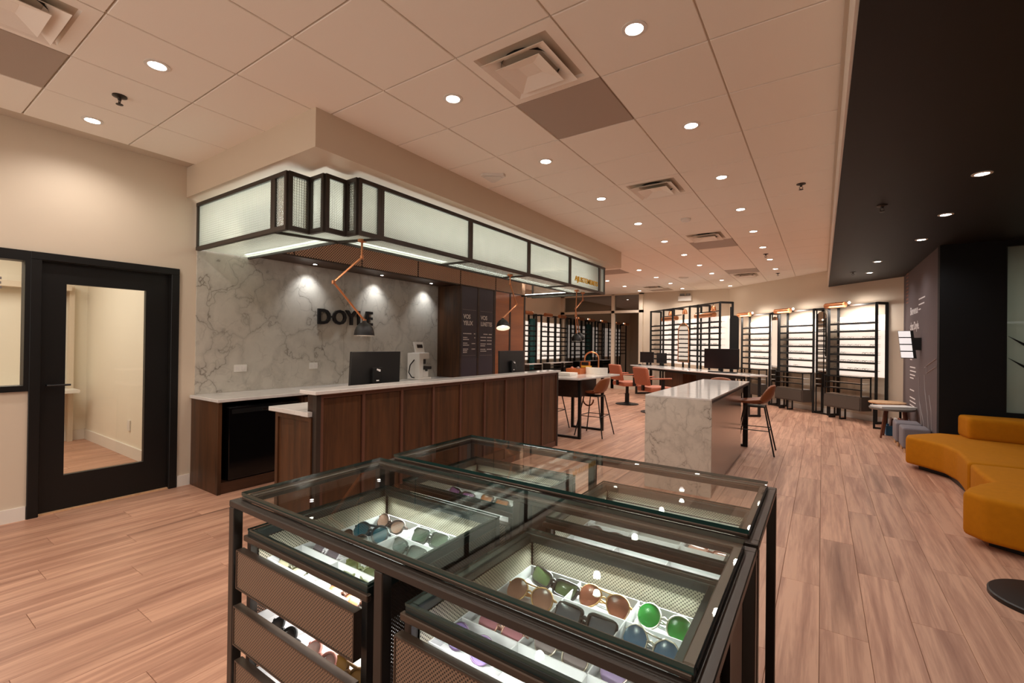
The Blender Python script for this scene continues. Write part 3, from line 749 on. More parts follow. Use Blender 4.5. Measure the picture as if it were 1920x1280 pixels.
# wall outlets
for k, (y, l) in enumerate(((2.305, 'double white outlet plate left on the marble wall'), (3.115, 'white outlet plate right on the marble wall, toward the lettering'))):
    t = thing('wall_outlet', l, 'outlet', (XW + 0.014, y, 1.08)); hw = 0.062 if k == 0 else 0.052
    MB().box(XW + 0.014, y - hw, 1.04, XW + 0.02, y + hw, 1.112).build('plate', 'whiteplastic', t, 0.002)
    for q in (-0.028, 0.028): MB().box(XW + 0.02, y + q - 0.017, 1.058, XW + 0.023, y + q + 0.017, 1.094).build('socket', 'paper', t)
t = thing('light_switch', 'white switch plate on the office wall behind the door', 'switch', (-5.97, 1.9, 1.3))
MB().box(-6.02, 1.888, 1.25, -5.90, 1.898, 1.37).build('plate', 'whiteplastic', t); MB().box(-5.985, 1.882, 1.28, -5.965, 1.888, 1.34).box(-5.955, 1.882, 1.28, -5.935, 1.888, 1.34).build('rocker', 'paper', t)

# reception counter
rc = thing('reception_counter', 'long walnut reception counter with vertical panel joints', 'counter', (-2.95, 3.6, 0))
MB().box(-3.38, 1.90, 0.0, -2.962, 5.42, 0.826).box(-3.06, 1.90, 0.826, -2.962, 5.42, 0.985).build('body', 'walnutdark', rc)
DY = [1.93, 2.29, 2.68, 3.06, 3.44, 3.83, 4.22, 4.62, 5.04, 5.40]
for a, b in zip(DY[:-1], DY[1:]): MB().box(-2.962, a + 0.016, 0.07, -2.944, b - 0.016, 0.955).build('walnut_panel', 'walnut', rc, 0.003, 1)
st = MB()
for y in DY: st.box(-2.962, y - 0.012, 0.05, -2.932, y + 0.012, 0.985)
st.box(-2.962, 1.92, 0.955, -2.934, 5.42, 0.985).box(-2.962, 1.92, 0.0, -2.936, 5.42, 0.07)
st.build('stile', 'stile', rc)
MB().box(-2.975, 1.885, 0.0, -2.93, 1.92, 0.985).build('corner_post', 'bronze', rc)
MB().box(-2.962, 5.405, 0.0, -2.925, 5.43, 0.985).build('corner_post', 'bronze', rc)
MB().box(-3.44, 1.885, 0.0, -2.975, 1.90, 0.82).box(-3.44, 1.872, 0, -3.405, 1.885, 0.82).box(-3.0, 1.872, 0, -2.975, 1.885, 0.82).box(-3.405, 1.872, 0.79, -3.0, 1.885, 0.82).build('end_panel', 'walnut', rc)
o = MB().box(-3.10, 1.86, 0.985, -2.905, 5.455, 1.012).build('counter_ledge', 'quartz', bevel=0.003, seg=1); origin_to(o, (-3.0, 3.6, 0.985)); tag(o, 'raised pale quartz ledge along the walnut reception counter', 'worktop')
o = MB().box(-3.50, 1.85, 0.827, -3.062, 5.42, 0.86).build('desk_worktop', 'quartz', bevel=0.003, seg=1); origin_to(o, (-3.28, 3.6, 0.827))
tag(o, 'lower pale quartz work surface behind the reception counter', 'worktop')
o = MB().box(-3.062, 1.85, 0.827, -2.978, 1.884, 0.86).build('worktop_return', 'quartz', o)
# back counter
bc = thing('back_counter', 'walnut base cabinet below the marble wall', 'cabinet', (-4.64, 4.4, 0))
MB().box(-4.912, 1.87, 0.0, -4.365, 1.90, 0.812).build('side_panel', 'walnut', bc)
MB().box(-4.912, 2.66, 0.0, -4.39, 5.19, 0.812).build('body', 'walnut', bc)
MB().box(-4.912, 1.90, 0.0, -4.375, 2.66, 0.10).build('plinth', 'walnut_h', bc)
for a, b in ((2.68, 3.28), (3.3, 3.9), (3.92, 4.52), (4.54, 5.16)): MB().box(-4.39, a, 0.12, -4.37, b, 0.79).build('cabinet_door', 'walnut', bc)
MB().box(-4.912, 1.90, 0.10, -4.88, 2.66, 0.812).build('back_panel', 'blackmetal', bc)
MB().box(-4.47, 5.195, 0.0, -4.915, 7.0, 0.84).build('pier_base', 'walnut', bc)
o = MB().box(-4.913, 1.855, 0.813, -4.345, 5.188, 0.842).build('back_worktop', 'quartz', bevel=0.003, seg=1); origin_to(o, (-4.63, 3.5, 0.813)); tag(o, 'pale quartz worktop along the marble wall', 'worktop')
t = thing('mini_fridge', 'black under-counter fridge below the pale worktop', 'fridge', (-4.62, 2.29, 0.1))
MB().box(-4.87, 1.96, 0.10, -4.41, 2.62, 0.765).build('body', 'fridge', t)
MB().box(-4.41, 1.96, 0.11, -4.37, 2.62, 0.755).build('fridge_door', 'fridge', t, 0.006)
MB().box(-4.37, 1.985, 0.70, -4.365, 2.595, 0.74).build('handle_rail', 'plastic', t)
MB().box(-4.3645, 2.25, 0.713, -4.3638, 2.29, 0.721).build('badge', 'chrome', t)
MB().box(-4.3695, 2.545, 0.655, -4.3685, 2.585, 0.70).build('sticker', 'blue', t)

# ---- glass canopy
cn = thing('glass_canopy', 'black framed reeded glass canopy lit from inside above the counter', 'canopy', (-3.03, 4.5, 2.205))
ZB, ZT, XFc = 2.222, 2.635, -3.03
outer = [(-4.905, 1.9), (-3.55, 1.9), (-3.36, 1.9), (-3.36, 2.085), (-3.17, 2.085), (-3.17, 2.28), (XFc, 2.28), (XFc, 2.5), (XFc, 3.665), (XFc, 4.805), (XFc, 5.925), (XFc, 6.98), (XFc, 7.2), (-4.45, 7.2)]
fbm = MB(); W = 0.034
for (a, b) in zip(outer[:-1], outer[1:]):
    for z in (ZB, ZT): fbm.bar((a[0], a[1], z), (b[0], b[1], z), W)
    L = math.hypot(b[0] - a[0], b[1] - a[1]); dx, dy = (b[0] - a[0]) / L, (b[1] - a[1]) / L
    for q in (0.016, L - 0.016): fbm.bar((a[0] + dx * q, a[1] + dy * q, ZB), (a[0] + dx * q, a[1] + dy * q, ZT), 0.03)
inner = [(-4.905, 2.37), (-3.43, 2.38), (-3.43, 6.85), (-4.45, 6.85)]
for (a, b) in zip(inner[:-1], inner[1:]): fbm.bar((a[0], a[1], ZB - 0.008), (b[0], b[1], ZB - 0.008), 0.028)
for y in (2.5, 3.665, 4.805, 5.925, 6.98): fbm.bar((-3.43, y if y > 2.6 else 2.38, ZB - 0.008), (XFc, y, ZB - 0.008), 0.026)
fbm.bar((-3.55, 1.9, ZB - 0.008), (-3.43, 2.38, ZB - 0.008), 0.026); fbm.bar((XFc, 7.2, ZB - 0.008), (-3.43, 6.85, ZB - 0.008), 0.026)
fbm.bar((-4.45, 7.03, ZB - 0.008), (-3.2, 7.03, ZB - 0.008), 0.02)
fbm.build('frame', 'bronze', cn)
for (a, b) in zip(outer[:-1], outer[1:]):
    L = math.hypot(b[0] - a[0], b[1] - a[1]); dx, dy = (b[0] - a[0]) / L, (b[1] - a[1]) / L
    p, q = (a[0] + dx * 0.03, a[1] + dy * 0.03), (b[0] - dx * 0.03, b[1] - dy * 0.03)
    vs = [(p[0], p[1], ZB + 0.016), (q[0], q[1], ZB + 0.016), (q[0], q[1], ZT - 0.016), (p[0], p[1], ZT - 0.016)]
    MB().add(vs, [(0, 1, 2, 3)]).build('glass_pane', 'reed_x' if abs(dx) > 0.5 else 'reed_y', cn)
bots = [[(-4.9, 1.9), (-3.55, 1.9), (-3.43, 2.38), (-4.9, 2.37)], [(-3.55, 1.9), (-3.36, 1.9), (-3.36, 2.085), (-3.17, 2.085), (-3.17, 2.28), (XFc, 2.28), (XFc, 2.5), (-3.43, 2.38)],
        [(-3.43, 2.38), (XFc, 2.5), (XFc, 3.665), (-3.43, 3.665)], [(-3.43, 3.665), (XFc, 3.665), (XFc, 4.805), (-3.43, 4.805)], [(-3.43, 4.805), (XFc, 4.805), (XFc, 5.925), (-3.43, 5.925)],
        [(-3.43, 5.925), (XFc, 5.925), (XFc, 6.98), (-3.43, 6.85)], [(-3.43, 6.85), (XFc, 6.98), (XFc, 7.2), (-4.45, 7.2), (-4.45, 6.85)]]
for q in bots: MB().add([(x, y, ZB - 0.004) for x, y in q], [tuple(range(len(q)))]).build('bottom_pane', 'reed_z', cn)
lb = MB().box(-4.9, 2.325, ZB + 0.012, -3.5, 2.345, ZB + 0.022).box(-3.405, 2.5, ZB + 0.012, -3.385, 6.8, ZB + 0.022).box(-4.4, 6.88, ZB + 0.012, -3.5, 6.9, ZB + 0.022)
lb.build('led_strip', 'led', cn)
area('canopy_led', (-4.2, 2.33, 2.42), 1.4, 4, (0.98, 1.0, 0.93), (math.radians(-90), 0, 0), cn, 0.12)
area('canopy_led', (-3.41, 4.6, 2.42), 0.12, 7.5, (0.98, 1.0, 0.93), (0, math.radians(-90), 0), cn, 4.2)
area('canopy_led', (-4.0, 6.88, 2.42), 0.9, 4, (0.98, 1.0, 0.93), (math.radians(90), 0, 0), cn, 0.1)
area('canopy_led', (-3.46, 2.35, 2.42), 0.14, 0.9, (0.98, 1.0, 0.93), (math.radians(-90), 0, math.radians(45)), cn, 0.12)
b, w = text_mb('AJUSTEMENTS', 0.105, 0.012, None, 0.001, 1.0)
b.xform(lambda v: Vector((XFc + 0.012 + v.z, 6.08 + v.x * 0.82 / w, 2.305 + v.y))); b.build('lettering', 'gold', cn)['label'] = 'small gold capital letters'

# ---- pendant lamps on jointed copper arms
def pendant(label, pts, tilt=(0, 0), r=0.084, base=True):
    t = thing('pendant_lamp', label, 'lamp', pts[0], 'copper armed pendant lamps')
    m = MB()
    for a, b in zip(pts[:-1], pts[1:]): m.tube([a, b], 0.0085, 8)
    m.build('arm', 'copper', t, smooth=True)
    j = MB()
    for p in pts[1:]: j.lathe([(0.004, -0.018), (0.015, -0.012), (0.015, 0.012), (0.004, 0.018)], p, 10)
    j.build('joint', 'copper', t, smooth=True)
    MB().lathe([(0.035, 0.02), (0.035, 0.0), (0.012, -0.008)], pts[0], 16).build('ceiling_rose', 'copper', t)
    e = Vector(pts[-1])
    R = Matrix.Rotation(tilt[0], 4, 'X') @ Matrix.Rotation(tilt[1], 4, 'Y')
    prof = [(0.016, 0.0), (0.022, -0.016), (0.046, -0.030), (0.066, -0.055), (0.078, -0.085), (r, -0.125)]
    s = MB().lathe(prof, (0, 0, 0), 28, cap=False)
    s.lathe([(a - 0.003, z - 0.001) for a, z in reversed(prof)], (0, 0, 0), 28, 1, cap=False)
    s.xform(lambda v: e + (R @ v)); sh = s.build('shade', ['blackmetal', 'whiteplastic'], t, smooth='all')
    bm_ = MB().lathe([(0.004, -0.035), (0.022, -0.05), (0.028, -0.07), (0.02, -0.088), (0.004, -0.094)], (0, 0, 0), 14).xform(lambda v: e + (R @ v)); bm_.build('bulb', 'lampglow', sh, smooth='all')
    spot('glow', tuple(e + R @ Vector((0, 0, -0.10))), 4.0, WARM, 120, 0.8, 0.03, (tilt[0], tilt[1], 0), t)
XP = -3.2
pendant('pendant lamp with black dome shade nearest the wall lettering', [(XP, 2.455, 2.20), (XP, 2.455, 2.07), (XP, 2.19, 1.83), (XP, 2.49, 1.54)])
pendant('pendant lamp with tilted black dome in front of the copper panels', [(XP, 4.655, 2.20), (XP, 4.66, 2.10), (XP, 4.81, 1.86), (XP, 4.51, 1.665)], (math.radians(-16), math.radians(-14)))
pendant('pendant lamp at the far end of the canopy over the bar table', [(XP, 6.51, 2.20), (XP, 6.48, 1.81), (XP, 6.52, 1.54)], (0, 0))
pendant('farthest pendant lamp with elbowed arm, just behind the bar table lamp', [(XP - .05, 6.84, 2.20), (XP - .05, 6.84, 2.09), (XP - .05, 6.58, 1.93), (XP - .05, 6.72, 1.56)], (math.radians(10), 0), 0.08)

# ---- monitors behind the ledge
def monitor(label, y0, y1, x, zdesk, z0, z1):
    yc = (y0 + y1) / 2
    t = thing('computer_monitor', label, 'monitor', (x, yc, zdesk), 'counter monitors')
    lean = 0.035
    def sh(v): return Vector((v.x + (v.z - z0) * -0.10, v.y + (v.z - z0) * 0.12, v.z))
    MB().box(x - 0.012, y0, z0, x + 0.014, y1, z1).xform(sh).build('panel', 'plastic', t, 0.004)
    MB().box(x - 0.0135, y0 + 0.012, z0 + 0.012, x - 0.0125, y1 - 0.012, z1 - 0.012).xform(sh).build('screen', 'screen', t)
    MB().box(x + 0.014, yc - 0.05, zdesk + 0.012, x + 0.04, yc + 0.05, z0 + 0.16).build('neck', 'plastic', t, 0.004)
    MB().box(x - 0.08, yc - 0.12, zdesk, x + 0.12, yc + 0.12, zdesk + 0.012).build('foot', 'plastic', t, 0.004)
    m = MB()
    for k in range(3): m.box(x + 0.041, yc - 0.015 + 0.012 * k, z0 + 0.135 - 0.006 * k, x + 0.0415, yc - 0.005 + 0.015 * k, z0 + 0.15 - 0.004 * k)
    m.box(x + 0.041, yc - 0.02, z0 + 0.04, x + 0.0415, yc + 0.01, z0 + 0.05)
    m.build('logo_mark', 'ink', t)
monitor('black monitor seen from behind, on the counter below the wall lettering', 2.42, 2.965, -3.3, 0.86, 0.975, 1.275)
monitor('black monitor seen from behind, in front of the copper panels', 4.58, 5.14, -3.3, 0.86, 0.985, 1.27)
# lensmeter
t = thing('lensmeter', 'white upright optical lens meter on the worktop by the walnut pier', 'instrument', (-4.72, 4.62, 0.842))
L0, yc = -4.72, 4.62
MB().box(L0 - 0.12, yc - 0.115, 0.842, L0 + 0.12, yc + 0.125, 0.875).build('base', 'whiteplastic', t, 0.012)
MB().box(L0 - 0.12, yc - 0.115, 0.87, L0 + 0.12, yc - 0.035, 1.215).box(L0 - 0.11, yc - 0.05, 1.13, L0 + 0.10, yc + 0.10, 1.22).box(L0 - 0.10, yc - 0.05, 0.87, L0 + 0.10, yc + 0.085, 0.985).build('body', 'whiteplastic', t, 0.012)
hd = MB().box(L0 - 0.06, yc - 0.05, 1.20, L0 - 0.02, yc + 0.115, 1.37).xform(lambda v: Vector((v.x - (v.z - 1.2) * 0.15, v.y - (v.z - 1.2) * 0.12 + 0.02, v.z))); hd.build('display_head', 'whiteplastic', t, 0.008)
hd = MB().box(L0 - 0.02, yc - 0.02, 1.285, L0 - 0.0155, yc + 0.085, 1.335).xform(lambda v: Vector((v.x - (v.z - 1.2) * 0.15, v.y - (v.z - 1.2) * 0.12 + 0.02, v.z))); hd.build('display', 'screen', t)
MB().box(L0 - 0.02, yc + 0.0, 1.06, L0 + 0.06, yc + 0.07, 1.13).box(L0 - 0.06, yc - 0.04, 0.985, L0 + 0.115, yc + 0.13, 1.025).box(L0 - 0.02, yc + 0.02, 0.96, L0 + 0.11, yc + 0.06, 0.985).build('lens_stage', 'plastic', t, 0.004)
MB().tube([(L0 + 0.02, yc - 0.115, 1.12), (L0 + 0.02, yc - 0.19, 1.05), (L0 + 0.02, yc - 0.215, 0.95), (L0 + 0.02, yc - 0.16, 0.88), (L0 + 0.02, yc - 0.11, 0.87)], 0.008, 6).build('cable', 'plastic', t)

# ================================================================== GLASS SHOWCASES
def glass_slab(x0, y0, z0, x1, y1, z1, parent, name='glass_top'):
    # clear faces, green edges
    e = 0.004
    b = MB(); b.box(x0, y0, z0, x1, y1, z1, 1, top=0); b.mi[0] = 2
    return b.build(name, ['glass', 'glassedge', 'glassclear'], parent)
def case_table(y0, y1, label):
    xa, xb = -1.452, -0.148
    t = thing('showcase_table', label, 'display table', ((xa + xb) / 2, (y0 + y1) / 2, 0), 'glass topped showcase tables')
    glass_slab(xa, y0, 0.890, xb, y1, 0.901, t)
    w = 0.022
    MB().box(xa, y0, 0.8785, xb, y0 + w, 0.8895).box(xa, y1 - w, 0.8785, xb, y1, 0.8895).box(xa, y0 + w, 0.8785, xa + w, y1 - w, 0.8895).box(xb - w, y0 + w, 0.8785, xb, y1 - w, 0.8895).build('glass_rim', 'bronze2', t, 0.003, 1)
    q = 0.024
    ax, bx, ay, by = xa - q, xb + q, y0 - q, y1 + q
    f = MB(); v = 0.028
    f.box(ax, ay, 0.8595, bx, ay + v, 0.878).box(ax, by - v, 0.8595, bx, by, 0.878).box(ax, ay + v, 0.8595, ax + v, by - v, 0.878).box(bx - v, ay + v, 0.8595, bx, by - v, 0.878)
    f.build('top_rail', 'bronze', t, 0.002, 1)
    for yy in (ay, by - v):
        for xx in (ax, -0.812, bx - v):
            MB().box(xx, yy, 0.0, xx + v, yy + v, 0.859).build('leg', 'bronze', t, 0.002, 1)
    f = MB()
    for xx in (ax, bx - v): f.box(xx + 0.004, ay + v, 0.03, xx + v - 0.004, by - v, 0.05)
    f.build('foot_rail', 'bronze', t)
    return t
def tray(x0, y0, x1, y1, z0, z1, cols, rows, parent, name='tray'):
    b = MB(); w = 0.003
    b.box(x0, y0, z0, x1, y1, z0 + 0.003)
    for x in [x0] + cols + [x1 - w]: b.box(x, y0, z0 + 0.003, x + w, y1, z1)
    for y in [y0] + rows + [y1 - w]: b.box(x0 + w, y, z0 + 0.003, x1 - w, y + w, z1)
    return b.build(name, 'tray', parent)
def cabinet(x0, x1, y0, y1, label, drawers=4, power=1.0):
    t = thing('drawer_showcase', label, 'display cabinet', ((x0 + x1) / 2, (y0 + y1) / 2, 0), 'perforated drawer showcases')
    zt = 0.80
    gt = glass_slab(x0, y0, zt - 0.006, x1, y1, zt, t)
    w = 0.022
    MB().box(x0, y0, 0.768, x1, y0 + 0.018, 0.7935).box(x0, y1 - w, 0.768, x1, y1, 0.7935).box(x0, y0 + 0.018, 0.768, x0 + w, y1 - w, 0.7935).box(x1 - w, y0 + 0.018, 0.768, x1, y1 - w, 0.7935).build('glass_rim', 'darkrim', t, 0.002, 1)
    MB().box(x0 - 0.008, y0 - 0.008, 0.764, x1 + 0.008, y0 + 0.006, 0.7805).build('front_lip', 'bronze2', t, 0.002, 1)
    f = MB(); p = 0.02
    for (a, b) in ((x0, y0), (x1 - p, y0), (x0, y1 - p), (x1 - p, y1 - p)): f.box(a, b, 0.0, a + p, b + p, 0.7675)
    f.box(x0, y0 + p, 0.04, x0 + p, y1 - p, 0.07).box(x1 - p, y0 + p, 0.04, x1, y1 - p, 0.07).box(x0 + p, y1 - p, 0.04, x1 - p, y1, 0.07).box(x0 + p, y0, 0.04, x1 - p, y0 + p, 0.07)
    f.build('carcass_frame', 'bronze', t)
    for xx in (x0 + 0.004, x1 - 0.006): MB().box(xx, y0 + p, 0.07, xx + 0.002, y1 - p, 0.7675).build('side_panel', 'perf_yz', t)
    MB().box(x0 + p, y1 - 0.006, 0.07, x1 - p, y1 - 0.004, 0.7675).build('back_panel', 'perf_xz', t)
    for xx in (x0 + 0.022, x1 - 0.024): MB().box(xx, y0 + 0.022, 0.672, xx + 0.002, y1 - 0.022, 0.7675).build('liner_side', 'perfin_yz', t)
    MB().box(x0 + 0.024, y1 - 0.011, 0.672, x1 - 0.024, y1 - 0.009, 0.7675).build('liner_back', 'perfin_xz', t)
    MB().box(x0 + 0.021, y0 + 0.01, 0.664, x1 - 0.021, y1 - 0.012, 0.671).build('shelf_floor', 'tray', t)
    MB().box(x0 + 0.021, y0 + 0.004, 0.752, x1 - 0.021, y0 + 0.007, 0.7675).build('front_glass', 'glass', t)
    tops = [0.75, 0.59, 0.43, 0.27][:drawers]
    for k, zt2 in enumerate(tops):
        zb = zt2 - 0.112
        yf = y0 - 0.034 - (0.006 if k == 1 else 0)
        fx0, fx1 = x0 + 0.004, x1 - 0.004
        fr = MB(); e = 0.004
        fr.box(fx0, yf, zt2 - e, fx1, yf + 0.022, zt2).box(fx0, yf, zb, fx1, yf + 0.022, zb + e).box(fx0, yf, zb + e, fx0 + e, yf + 0.022, zt2 - e).box(fx1 - e, yf, zb + e, fx1, yf + 0.022, zt2 - e)
        d = fr.build('drawer', 'bronze2', t)
        MB().box(fx0 + e, yf + 0.002, zb + e, fx1 - e, yf + 0.004, zt2 - e).build('drawer_front', 'perf_xz', d)
        MB().box(fx0 + e, yf + 0.016, zb + e, fx1 - e, yf + 0.0175, zt2 - e).build('drawer_liner', 'blackmetal', d)
        if k > 0:
            tray(x0 + 0.03, y0 - 0.01, x1 - 0.03, y1 - 0.04, zt2 - 0.072, zt2 - 0.04, [x0 + (x1 - x0) * q for q in (0.33, 0.66)], [y0 + 0.1, y0 + 0.2, y0 + 0.3, y0 + 0.4], d)
            area('drawer_led', ((x0 + x1) / 2, y0 + 0.10, zt2 + 0.02), x1 - x0 - 0.1, 0.42 * power, (1.0, 0.95, 0.90), (0, 0, 0), t, 0.06)
    ls = MB().box(x0 + 0.05, y0 + 0.008, 0.7655, x1 - 0.05, y0 + 0.015, 0.7675)
    ls.build('led_strip', 'ledsoft', t)
    area('showcase_led', ((x0 + x1) / 2, y1 - 0.024, 0.764), x1 - x0 - 0.1, 1.25 * power, (1.0, 1.0, 0.96), (math.radians(-30), 0, 0), t, 0.008, 2.2)
    area('showcase_led', ((x0 + x1) / 2, y0 + 0.03, 0.764), x1 - x0 - 0.1, 0.5 * power, (1.0, 1.0, 0.96), (math.radians(24), 0, 0), t, 0.02, 2.2)
    return t
case_table(0.69, 1.215, 'glass topped bronze table of the showcase nearest the viewer')
case_table(1.285, 1.785, 'glass topped bronze table of the showcase behind, toward the counter')
c1 = cabinet(-1.412, -0.862, 0.69, 1.213, 'front left drawer showcase with glass lid over blue-green mirrored sunglasses', 4, 1.5)
c2 = cabinet(-0.738, -0.196, 0.69, 1.19, 'front right drawer showcase with glass lid over green and blue sunglasses')
c3 = cabinet(-1.418, -0.87, 1.302, 1.80 - 0.02, 'back left drawer showcase with purple sport sunglasses', 1, 0.8)
c4 = cabinet(-0.742, -0.19, 1.302, 1.80 - 0.02, 'back right drawer showcase holding folded brown frames', 1, 0.8)
TZ = 0.6715
tray(-1.386, 0.735, -1.0, 1.185, TZ, 0.703, [-1.195], [0.845, 0.957, 0.962, 1.072], c1)
tray(-0.712, 0.735, -0.226, 1.165, TZ, 0.703, [-0.55, -0.385], [0.845, 0.952, 0.957, 1.06], c2)
tray(-1.39, 1.34, -1.0, 1.72, TZ, 0.703, [-1.26], [1.45, 1.56], c3)
tray(-0.714, 1.34, -0.22, 1.72, TZ, 0.703, [-0.55, -0.385], [1.45, 1.56], c4)
for c, xa, xb in ((c3, -1.39, -0.9), (c4, -0.71, -0.22)):
    MB().tube([(xa, 1.735, 0.742), (xb, 1.735, 0.742)], 0.008).build('rod', 'chrome', c, smooth=True)
# ---- sunglasses
def outline(kind, n=20):
    pts = []
    for k in range(n):
        a = 2 * PI * k / n; c, s = math.cos(a), math.sin(a)
        if kind == 'round': x, z = 0.0265 * c, 0.0255 * s
        elif kind == 'aviator': x, z = 0.029 * c * (1 + 0.10 * s), 0.0265 * s - 0.003 * c * (1 - s)
        elif kind == 'square':
            p = 0.38; x = 0.0295 * math.copysign(abs(c) ** p, c) * (1 + 0.06 * s); z = 0.0215 * math.copysign(abs(s) ** p, s)
        elif kind == 'wrap':
            p = 0.5; x = 0.033 * math.copysign(abs(c) ** p, c) * (1 + 0.1 * s); z = 0.019 * math.copysign(abs(s) ** p, s) + 0.004 * c
        elif kind == 'cat':
            x = 0.030 * c * (1 + 0.1 * s); z = 0.023 * s + 0.006 * c * (s > -0.2)
        else:
            q = PI / 4; m = (a + PI / 8) % q - q / 2; rr = 0.028 * math.cos(PI / 8) / math.cos(m); x, z = rr * c, rr * s * 0.95
        pts.append((x, z))
    return pts
FM = {}
def fm(rgb, metal=0.0, rough=0.3):
    k = (rgb, metal)
    if k not in FM: FM[k] = plain('eyewear_frame_%d' % len(FM), rgb, rough, metal, 0.05)
    return FM[k]
LM = {}
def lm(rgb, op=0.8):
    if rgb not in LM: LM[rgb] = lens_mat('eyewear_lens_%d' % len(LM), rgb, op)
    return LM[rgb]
GOLD, BLK = (206, 164, 110), (18, 16, 16)
def sunglasses(label, kind, frame, lens, x, y, z, rz=0.0, tilt=50, metal=False, scale=1.0, r=None, flip=False, back=(0, 0)):
    t = thing('sunglasses', label, 'sunglasses', (0, 0, 0), 'sunglasses in the showcases')
    fmat = fm(frame, 0.8 if metal else 0.0); r = (r or (0.0017 if metal else 0.0034)) * 1.15; scale *= 1.07
    pts = outline(kind); fb = MB(); ex = max(p[0] for p in pts); cx = ex + 0.0075
    top = max(p[1] for p in pts)
    for sgn in (1, -1):
        loop = [(sgn * (cx + p[0]), -0.004 * (abs(p[0] + cx) / 0.06) ** 2 * -1 + 0.0, p[1]) for p in pts]
        fb.tube(loop, r, 6, closed=True)
    fb.tube([(-cx + ex * 0.92, 0, 0.004), (0, -0.001, 0.009), (cx - ex * 0.92, 0, 0.004)], r * 1.1, 6)
    if kind in ('aviator', 'hex') : fb.tube([(-cx + ex * 0.6, 0, top * 0.82), (0, -0.001, top * 0.8), (cx - ex * 0.6, 0, top * 0.82)], r, 6)
    fb.build('frame', fmat, t, smooth='all', local=True)
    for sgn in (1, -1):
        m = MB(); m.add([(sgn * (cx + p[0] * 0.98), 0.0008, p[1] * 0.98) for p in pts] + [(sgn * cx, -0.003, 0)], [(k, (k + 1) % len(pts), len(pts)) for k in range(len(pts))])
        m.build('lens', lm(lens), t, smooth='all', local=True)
    W_ = cx + ex
    for sgn in (1, -1):
        d = 0.012 + (0.006 if sgn > 0 else 0)
        tp = [(sgn * W_, 0.001, 0.010), (sgn * (W_ + 0.002), d, 0.010), (sgn * W_ * 0.5, d + 0.004, 0.005), (-sgn * W_ * 0.45, d + 0.006, -0.003), (-sgn * W_ * 0.85, d + 0.006, -0.014)]
        MB().tube(tp, [r * 1.1, r * 1.2, r * 1.1, r * 1.3, r * 1.5], 6).build('temple', fmat, t, smooth='all', local=True)
    a = -math.radians(90 - tilt)
    zmin = min((p[1] - r) for p in pts) * math.cos(a)
    t.scale = (scale,) * 3
    t.rotation_euler = (a, 0, rz)
    t.location = (x, y, z - zmin * scale + 0.0005)
    ORI[t.name] = (0, 0, 0)
    return t
Z0 = TZ + 0.0035
R_ = math.radians
sunglasses('rose mirrored sunglasses at the back of the front left showcase', 'cat', (60, 42, 38), (216, 168, 150), -1.30, 1.135, Z0, R_(-6))
sunglasses('blue-green mirrored aviator sunglasses in the front left showcase', 'aviator', (44, 66, 78), (40, 110, 132), -1.29, 1.04, Z0, R_(10))
sunglasses('angular grey-black shield sunglasses in the front left showcase', 'wrap', (26, 30, 30), (58, 74, 70), -1.10, 1.035, Z0, R_(-8), r=0.0026)
sunglasses('dark green lens sunglasses at the back right of the front left tray', 'square', (24, 32, 26), (42, 66, 40), -1.10, 1.135, Z0, R_(4))
sunglasses('dark rimmed sunglasses half hidden by the front rail of the left table', 'round', (30, 28, 28), (72, 70, 64), -1.285, 0.965, Z0, 0)
sunglasses('clear framed smoky sunglasses in the front row of the left showcase', 'square', (198, 192, 196), (96, 86, 92), -1.29, 0.865, Z0, R_(-8))
sunglasses('olive lens sunglasses beside the middle leg of the front table', 'cat', (92, 96, 52), (74, 78, 40), -1.10, 0.855, Z0, R_(0))
sunglasses('olive-black sunglasses glimpsed above the top left drawer', 'cat', (52, 50, 32), (110, 106, 84), -1.28, 0.745, Z0, R_(-4), 40)
sunglasses('tortoise brown sunglasses above the right end of the top left drawer', 'round', (78, 48, 34), (166, 92, 50), -1.03, 0.745, Z0, R_(-4), 40)
sunglasses('purple lens sport sunglasses in the back left showcase', 'wrap', (34, 26, 30), (148, 96, 148), -1.31, 1.54, Z0, R_(-10))
sunglasses('orange-brown lens sunglasses in the back left showcase', 'square', (70, 46, 30), (186, 112, 58), -1.13, 1.54, Z0, R_(-4))
sunglasses('brown gold-framed aviators nearest the left in the right showcase', 'aviator', GOLD, (150, 104, 84), -0.635, 1.03, Z0, R_(-4), metal=True)
sunglasses('chunky black wrap sunglasses with green lenses at the tray corner', 'wrap', BLK, (62, 78, 44), -0.615, 1.125, Z0, R_(-14), r=0.0036)
sunglasses('brown gradient double-bridge aviators at the back of the right showcase', 'aviator', GOLD, (124, 66, 44), -0.462, 1.115, Z0, R_(-6), metal=True)
sunglasses('square black sunglasses with grey lenses in the right showcase', 'square', BLK, (76, 82, 92), -0.465, 1.005, Z0, R_(-2), r=0.0034, scale=1.08)
sunglasses('bright green lens sunglasses with white metal rims', 'round', (226, 222, 208), (12, 112, 34), -0.308, 1.115, Z0, R_(-10), metal=True, scale=1.04)
sunglasses('blue lens sunglasses in the front right corner of the right showcase', 'hex', (214, 206, 190), (66, 106, 138), -0.308, 1.01, Z0, R_(-12), metal=True, scale=1.04)
sunglasses('rose lens sunglasses in the front row of the right showcase', 'round', (214, 168, 150), (150, 98, 104), -0.615, 0.87, Z0, R_(-6), metal=True)
sunglasses('lilac lens sunglasses half hidden by the front rim of the right showcase', 'round', (120, 100, 130), (116, 98, 142), -0.64, 0.79, Z0, R_(-6), metal=True)
sunglasses('grey lens silver-rimmed sunglasses at the bottom centre of the picture', 'round', (208, 196, 176), (112, 100, 98), -0.465, 0.885, Z0, R_(-8), metal=True, scale=1.05)
sunglasses('violet lens sunglasses cut by the bottom edge of the picture', 'aviator', (206, 188, 180), (138, 118, 152), -0.305, 0.885, Z0, R_(-8), metal=True)
